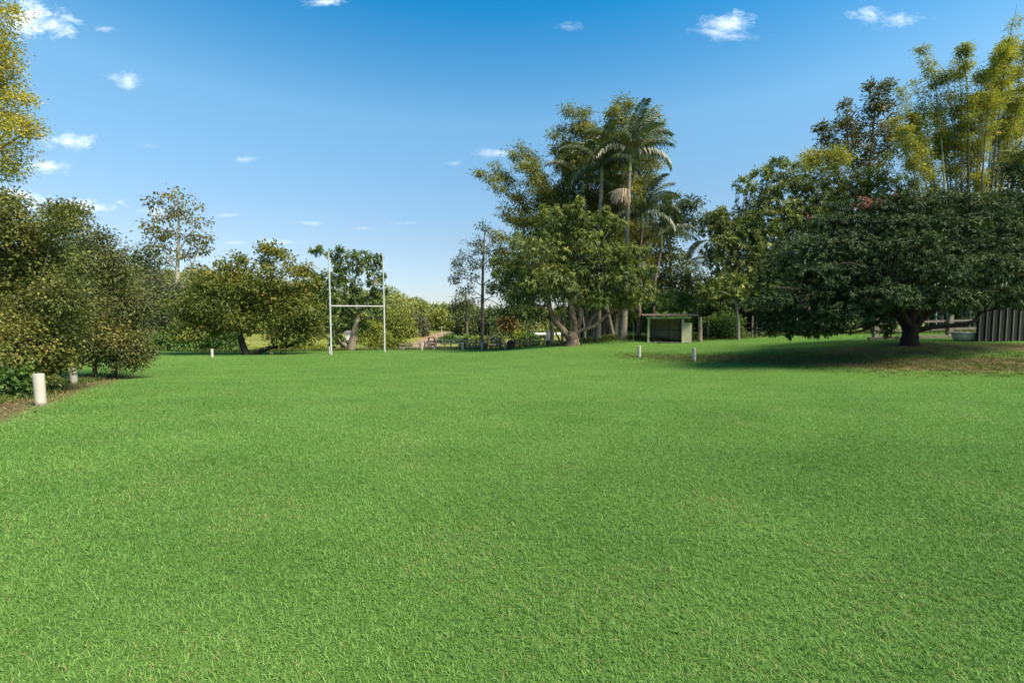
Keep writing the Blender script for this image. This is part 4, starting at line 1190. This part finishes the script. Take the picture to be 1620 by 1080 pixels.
corrugated(xl - .42, xe + .42, SY - .42, SY + dp + .25, zt + .16, zt + .26, pitch=.152, amp=.022).build('roof', ROOF_SHEET, root)
rf = MB()
for x_ in np.linspace(xl - .1, xe, 4): rf.bar((x_, SY - .35, zt + .085), (x_, SY + dp + .1, zt + .17), .05, .075)
rf.build('rafters', TIMBER, root)

root.rotation_euler.z = math.radians(-16)

# split timber post
def rough_post(name, u, Y, h, r_, label, mat, cat='post', lean=0.0, sides=9):
    g = onG(u, Y)
    mb = MB(); mb.tube([g - np.array([0, 0, .15]), g + np.array([lean * .3, 0, h * .35]), g + np.array([lean * .7, 0, h * .7]), g + np.array([lean, 0, h])], [r_ * 1.05, r_, r_ * .97, r_ * .93], sides, wob=.10, smooth=3, rng=np.random.default_rng(int(u)))
    return tag(mb.build(name, mat, origin=g), label, cat)


rough_post('timber_post', 1108, 27.6, 1.5, .115, 'thick weathered split timber post right of the open shed', TIMBER_POST, lean=-.03)

# ------------------------------------------------------------------ wire fence behind the lawn on the right
root = empty('wire_fence', onG(1190, 29), 'old wire fence with slim grey posts and a dark diagonal brace under the trees', 'fence')
fx = [(1002, 28.2), (1120, 28.8), (1190, 29), (1196.5, 28.2), (1260, 28.6), (1330, 28.4)]
tops = []
for u, Y in fx:
    g = onG(u, Y); r_ = .035 if u < 1100 else .06
    hh = 1.15 if u != 1190 else 1.35
    MB().tube([g - np.array([0, 0, .1]), g + np.array([0, 0, hh])], [r_, r_ * .9], 8, smooth=1).build('post', TIMBER if u > 1100 else WIRE, root)
    tops.append(g)
for hz in (.3, .6, .9):
    mb = MB()
    for a, b in zip(tops[1:-1], tops[2:]):
        mb.tube([a + np.array([0, 0, hz]), (a + b) / 2 + np.array([0, 0, hz - .02]), b + np.array([0, 0, hz])], [.004] * 3, 4, smooth=2, caps=False)
    mb.build('wire', WIRE, root)
g = onG(1190, 28.9); g2 = onG(1210, 28.4)
MB().bar(g + np.array([-.1, 0, .62]), g2 + np.array([0, 0, .05]), .07, .07).build('brace', TIMBER_DARK, root)

# ------------------------------------------------------------------ rail fences by the gate
def rail_fence(label, pts, rails, h, brace=None, mat=TIMBER_DARK, pw=.12, bw=.10, group='old timber rail fences at the far lawn edge'):
    g0 = onG(*pts[0])
    root = empty('rail_fence', g0, label, 'fence', group)
    gs = [onG(*p) for p in pts]
    for g in gs:
        MB().tube([g - np.array([0, 0, .12]), g + np.array([0, 0, h])], [pw / 2, pw / 2 * .92], 8, wob=.08, smooth=1).build('post', mat, root)
    for rz in rails:
        for a, b in zip(gs[:-1], gs[1:]):
            o = np.array([0, -pw * .5 - .02, rz])
            MB().bar(a + o, b + o, .035, bw).build('rail', mat, root)
    if brace:
        (u0, z0), (u1, z1), Yb = brace
        a = onG(u0, Yb); b = onG(u1, Yb)
        MB().bar(a + np.array([0, -.16, z0]), b + np.array([0, -.16, z1]), .06, .09).build('brace', mat, root)
    return root


rail_fence('short dark rail fence panel with diagonal brace left of the dirt road', [(632, 32.6), (651, 33), (664, 33.4)], (.18, .42), .5, ((637, .02), (650, .58), 32.6), mat=TIMBER, bw=.085)
rail_fence('dark rail fence with a brace sloping down right beside the rusty gate frame', [(672, 33.2), (677, 33.4), (690, 33.8)], (.2, .45), .62, ((674, .55), (689, .05), 33), mat=TIMBER, bw=.085)
rail_fence('long grey rail fence running from the gate frame to the pine', [(690, 35), (703, 35), (713, 35.2), (728, 35.2), (745, 35.4), (765, 35.6), (790, 35.8)], (.2, .5, .74), .8, mat=TIMBER_GREY, pw=.10, bw=.075)
rail_fence('heavy two-rail timber fence right of the dark round drum', [(814, 33), (838, 33), (862, 32.4)], (.3, .6), .66, mat=TIMBER, pw=.14)
root = empty('gate_frame', onG(682, 34.2), 'rusty brown gate frame standing between two rail fences', 'gate')
ga, gb = onG(678, 34.2), onG(687, 34.2)
for g in (ga, gb): MB().bar(g - np.array([0, 0, .1]), g + np.array([0, 0, .86]), .09, .09, (0, 1, 0)).build('post', RUST_DARK, root)
gm = MB()
for hz in (.12, .36, .6): gm.bar(ga + np.array([.05, 0, hz]), gb + np.array([-.05, 0, hz]), .03, .10)
gm.build('boards', RUST_DARK, root)
MB().bar(ga + np.array([-.05, 0, .9]), gb + np.array([.05, 0, .9]), .10, .07).build('lintel', RUST_DARK, root)
for i, (u, lab) in enumerate(((735.5, 'thin dark steel picket right of a white post'), (753, 'thin dark steel picket left of the pine'), (771, 'thin dark steel picket right of the pine trunk'), (791, 'thin dark steel picket left of the dark drum'))):
    g = onG(u, 33.4)
    mb = MB(); mb.tube([g - np.array([0, 0, .1]), g + np.array([0, 0, .85])], [.03, .03], 6, smooth=1)
    tag(mb.build('steel_picket', RUST_DARK, origin=g), lab, 'picket', 'steel pickets by the far gate')


def drum(u, Y, rad, L, label, mat):
    g = onG(u, Y) + np.array([0, 0, rad])
    R = np.array(Matrix.Rotation(math.radians(90), 3, 'X'))
    pr = [(0.001, -L / 2), (rad * .9, -L / 2), (rad * .92, -L / 2 - .015), (rad, -L / 2 - .015), (rad, -L / 6), (rad * 1.03, -L / 6 + .02), (rad, -L / 6 + .04), (rad, L / 6), (rad * 1.03, L / 6 + .02), (rad, L / 6 + .04), (rad, L / 2), (rad * .9, L / 2 - .01), (0.001, L / 2 - .01)]
    mb = MB(); mb.lathe(g, pr, 28, R)
    return tag(mb.build('drum', mat, origin=g - np.array([0, 0, rad])), label, 'drum', 'drums lying by the far fence')


drum(808, 32.6, .32, .7, 'large dark round drum lying end-on beside the rails', RUST_DARK)
drum(767, 33.6, .22, .6, 'small orange rusty drum lying behind a white post', RUST)

# white wrapped post, brace
root = empty('wrapped_post', onG(867, 31), 'dark timber post with a white sleeve at its top, left of the mango', 'post')
g = onG(867, 31)
MB().tube([g - np.array([0, 0, .1]), g + np.array([0, 0, .32])], [.14, .13], 9, wob=.08, smooth=1).build('timber', TIMBER_DARK, root)
MB().tube([g + np.array([0, 0, .32]), g + np.array([-.01, 0, .7]), g + np.array([.02, 0, 1.02])], [.135, .13, .12], 12, wob=.04, smooth=3).build('sleeve', ENAMEL, root)
a = onG(879, 30.6); b = onG(889, 30.2)
mb = MB(); mb.bar(a + np.array([0, 0, .78]), b + np.array([0, 0, -.03]), .08, .08)
tag(mb.build('timber_brace', TIMBER_DARK, origin=b), 'dark diagonal timber brace between slender trunk and mango', 'brace')

# pole by the road
root = empty('road_pole', onG(698.5, 68), 'thin white pole with a short crossbar beside the dirt road', 'pole')
g = onG(698.5, 68)
MB().tube([g - np.array([0, 0, .1]), g + np.array([0, 0, 2.0])], [.06, .05], 8, smooth=1).build('pole', WHITE_PAINT, root)
MB().bar(g + np.array([-.35, -.08, 1.85]), g + np.array([.35, -.08, 1.85]), .06, .07).build('crossbar', WHITE_PAINT, root)

# carport far behind
root = empty('carport', onG(872, 62), 'distant open carport with a flat white roof left of the mango trunk', 'carport')
g = onG(872, 62); zr = 1.6 - 28.5 / F * 62
for x_ in (-2.2, 0, 2.2):
    for y_ in (0, 3): MB().bar(np.array([g[0] + x_, 62 + y_, gz(g[0] + x_, 62 + y_) - .1]), np.array([g[0] + x_, 62 + y_, zr - .14]), .12, .12, (0, 1, 0)).build('post', TIMBER, root)
MB().box((g[0] + .1, 63.5, zr), (4.6, 4, .12)).build('roof', WHITE_ROOF, root)
root = empty('hut', onG(552, 70), 'tiny white hut glimpsed through the fork of the tree behind the goal', 'hut')
g = onG(552, 70)
MB().box(g + np.array([0, 0, .65]), (.9, 1.2, 1.5)).build('wall', WHITE_ROOF, root)
mb = MB()
z0 = g[2] + 1.41
mb.add([[g[0] - .6, 69.2, z0], [g[0] + .6, 69.2, z0], [g[0] + .6, 70.8, z0], [g[0] - .6, 70.8, z0], [g[0] - .6, 70, z0 + .4], [g[0] + .6, 70, z0 + .4]],
       [np.array(q) for q in ([0, 1, 5, 4], [2, 3, 4, 5], [0, 4, 3], [1, 2, 5], [0, 3, 2, 1])])
mb.build('roof', ROOF_SHEET, root)

# ------------------------------------------------------------------ ribbed metal shed, bath and timber fence behind the spreading tree
RY = 18.5
x0 = (1548 - 810) / F * RY; x1 = x0 + 5.5
zg = gz(x0 + 1, RY)
root = empty('metal_fence', (x0 + 2.5, RY, zg), 'dark ribbed metal fence at the right edge behind the spreading tree', 'fence')
mb = MB(); mb.box(((x0 + x1) / 2, RY + .03, zg + .98), (x1 - x0, .04, 2.26)); mb.build('panel', DARK_METAL, root)
mb = MB()
for x_ in np.arange(x0 + .02, x1, .272): mb.box((x_, RY - .014, zg + 1.0), (.028, .042, 2.2))
rib = mb.build('ribs', RIB_METAL, root)
for x_ in (x0 + .1, x0 + 2.7, x1 - .1):
    mb = MB(); mb.box((x_, RY + .1, zg + 1.0), (.09, .09, 2.3)); mb.build('post', DARK_METAL, root)
mb = MB(); mb.box(((x0 + x1) / 2, RY + .03, zg + 2.13), (x1 - x0 + .02, .07, .035)); mb.build('capping', DARK_METAL, root)

g = onG(1531, 19.0)
root = empty('bathtub', g, 'old white bathtub standing on the grass left of the ribbed metal fence', 'bathtub')
n = 32
ph = np.arange(n) * 2 * math.pi / n
def ring(a, b, z, ex=3.2):
    c, s_ = np.cos(ph), np.sin(ph)
    return np.stack([g[0] + a * np.sign(c) * np.abs(c) ** (2 / ex), g[1] + b * np.sign(s_) * np.abs(s_) ** (2 / ex), np.full(n, g[2] + z)], 1)
rs = [ring(.36, .2, .03), ring(.46, .26, .05), ring(.52, .30, .2), ring(.56, .33, .33), ring(.66, .40, .335), ring(.665, .405, .36), ring(.64, .385, .37), ring(.54, .31, .365), ring(.5, .28, .2), ring(.42, .22, .1), ring(.1, .05, .09)]
mb = MB(); i0 = np.arange(n); i1 = (i0 + 1) % n
mb.add(np.vstack(rs), np.vstack([np.stack([k * n + i0, k * n + i1, (k + 1) * n + i1, (k + 1) * n + i0], 1) for k in range(len(rs) - 1)]))
mb.build('basin', ENAMEL, root, smooth=True)
ft = MB()
for a in (-.3, .3):
    for b in (-.16, .16): ft.tube([g + np.array([a, b, -.03]), g + np.array([a, b, .06])], [.03, .04], 8, smooth=1)
ft.build('feet', RUST_DARK, root)

root = empty('garden_fence', onG(1500, 23), 'grey timber fence post and rails seen under the spreading tree', 'fence')
gs = [onG(u, 23) for u in (1385, 1502, 1620)]
for g in gs: MB().bar(g - np.array([0, 0, .1]), g + np.array([0, 0, 1.05]), .22, .2, (0, 1, 0)).build('post', TIMBER, root)
for hz in (.35, .75):
    for a, b in zip(gs[:-1], gs[1:]):
        MB().bar(a + np.array([.11, .02, hz]), b + np.array([-.11, .02, hz]), .04, .1).build('rail', TIMBER, root)
a, b = onG(1375, 21.4), onG(1620, 21.4)
mb = MB(); mb.bar(a + np.array([0, 0, .05]), b + np.array([0, 0, .05]), .16, .14)
tag(mb.build('timber_edging', TIMBER, origin=a), 'long low timber sleeper edging the grass under the spreading tree', 'edging')

# ------------------------------------------------------------------ light
SUN_AZ, SUN_EL = math.radians(122), math.radians(50)
sd = Vector((math.sin(SUN_AZ) * math.cos(SUN_EL), math.cos(SUN_AZ) * math.cos(SUN_EL), math.sin(SUN_EL)))
ld = bpy.data.lights.new('sun', 'SUN'); ld.energy = 2.8; ld.angle = math.radians(24); ld.color = (1, .88, .69)
lo = bpy.data.objects.new('sun', ld); COL.objects.link(lo)
lo.rotation_euler = sd.to_track_quat('Z', 'Y').to_euler()

SKYTINT = [(0, (.30, .315, .40)), (.1, (.385, .385, .40)), (.16, (.425, .43, .42)), (.38, (.445, .645, .625)), (.545, (.056, .50, .64)), (1, (.06, .38, .56))]
w = bpy.data.worlds.new('World'); SC.world = w; w.use_nodes = True
nt = w.node_tree
for n in list(nt.nodes): nt.nodes.remove(n)
N = lambda t, **k: _nn(nt, t, k)
sky = N('ShaderNodeTexSky', sky_type='NISHITA', sun_disc=False, sun_elevation=SUN_EL, sun_rotation=SUN_AZ)
sky.air_density = 1.0; sky.dust_density = .35; sky.ozone_density = 2.0
hs = N('ShaderNodeMix', data_type='RGBA', blend_type='MULTIPLY'); hs.inputs[0].default_value = 1
nt.links.new(sky.outputs[0], hs.inputs[6])
tc = N('ShaderNodeTexCoord'); sep = N('ShaderNodeSeparateXYZ'); nt.links.new(tc.outputs['Generated'], sep.inputs[0])
def M(op, a, b=None, clamp=False):
    n = N('ShaderNodeMath', operation=op); n.use_clamp = clamp
    for i, q in enumerate((a, b)):
        if q is None: continue
        if isinstance(q, (int, float)): n.inputs[i].default_value = q
        else: nt.links.new(q, n.inputs[i])
    return n.outputs[0]
tint = ramp(N, SKYTINT)
nt.links.new(sep.outputs[2], tint.inputs[0]); nt.links.new(tint.outputs[0], hs.inputs[7])
ymax = M('MAXIMUM', sep.outputs[1], .05)
ca_, cb_ = M('DIVIDE', sep.outputs[0], ymax), M('DIVIDE', sep.outputs[2], ymax)
cmb = N('ShaderNodeCombineXYZ'); nt.links.new(ca_, cmb.inputs[0]); nt.links.new(M('MULTIPLY', cb_, 1.7), cmb.inputs[1])
nz = N('ShaderNodeTexNoise'); nz.inputs['Scale'].default_value = 16; nz.inputs['Detail'].default_value = 9; nz.inputs['Roughness'].default_value = .62; nz.inputs['Distortion'].default_value = .6
nt.links.new(cmb.outputs[0], nz.inputs['Vector'])
nz2 = N('ShaderNodeTexNoise'); nz2.inputs['Scale'].default_value = 55; nz2.inputs['Detail'].default_value = 6; nz2.inputs['Distortion'].default_value = 1.2
nt.links.new(cmb.outputs[0], nz2.inputs['Vector'])
nn = M('ADD', M('MULTIPLY', M('SUBTRACT', nz.outputs[0], .5), 2.6), M('MULTIPLY', M('SUBTRACT', nz2.outputs[0], .5), 1.1))
total = None
for (u, v, ru, rv, op) in [(45, 30, 85, 36, .95), (20, 22, 70, 30, .9), (85, 40, 55, 22, .9), (1148, 36, 60, 22, .6), (1120, 50, 40, 12, .4), (1385, 25, 50, 18, .5), (1410, 30, 60, 14, .45), (1160, 58, 70, 10, .25), (205, 130, 26, 20, .4), (185, 122, 24, 8, .2), (105, 224, 52, 20, .55), (80, 263, 62, 15, .6), (95, 326, 105, 16, .85), (30, 312, 60, 16, .7), (112, 327, 85, 11, .95), (60, 318, 70, 13, .9),
                           (390, 252, 24, 8, .4), (165, 46, 20, 7, .3), (236, 231, 24, 8, .2), (515, 3, 50, 9, .55), (900, 42, 36, 9, .16), (785, 242, 40, 10, .35), (720, 258, 16, 6, .25), (250, 332, 34, 11, .5), (360, 340, 30, 6, .3), (450, 383, 48, 7, .35), (490, 353, 30, 6, .3), (575, 361, 24, 5, .3), (640, 353, 34, 5, .25), (370, 384, 40, 6, .25)]:
    d = ray(u, v); a0, b0 = d[0] / d[1], d[2] / d[1]
    ra, rb = ru / F * 1.05, rv / F * 1.05
    e = M('SQRT', M('ADD', M('POWER', M('MULTIPLY', M('ABSOLUTE', M('SUBTRACT', ca_, a0)), 1 / ra), 2.0), M('POWER', M('MULTIPLY', M('ABSOLUTE', M('SUBTRACT', cb_, b0)), 1 / rb), 2.0)))
    k = M('MULTIPLY', M('ADD', M('SUBTRACT', .8, e), M('MULTIPLY', nn, .85)), 1.1, True)
    k = M('MULTIPLY', M('POWER', k, 1.5), min(1, op * 1.15))
    total = k if total is None else M('MAXIMUM', total, k)
front = M('MULTIPLY', total, M('GREATER_THAN', sep.outputs[1], .06))
mx = N('ShaderNodeMix', data_type='RGBA'); nt.links.new(front, mx.inputs[0]); nt.links.new(hs.outputs[2], mx.inputs[6]); mx.inputs[7].default_value = (4.2, 4.5, 4.75, 1)
bg = N('ShaderNodeBackground'); bg.inputs[1].default_value = .10
nt.links.new(mx.outputs[2], bg.inputs[0])
ow = N('ShaderNodeOutputWorld'); nt.links.new(bg.outputs[0], ow.inputs[0])

# ------------------------------------------------------------------ camera and render settings
cd = bpy.data.cameras.new('camera'); cd.lens = 36 * F / 1620; cd.sensor_width = 36; cd.clip_end = 2000; cd.clip_start = .05
co = bpy.data.objects.new('camera', cd); COL.objects.link(co)
co.location = CAM; co.rotation_euler = (math.pi / 2 - PITCH, 0, 0)
SC.camera = co
SC.view_settings.view_transform = 'Standard'; SC.view_settings.look = 'None'
SC.view_settings.exposure = 1.82; SC.view_settings.gamma = 1
SC.render.engine = 'CYCLES'
SC.cycles.max_bounces = 6; SC.cycles.transmission_bounces = 4; SC.cycles.diffuse_bounces = 4; SC.cycles.glossy_bounces = 2
SC.cycles.use_denoising = True
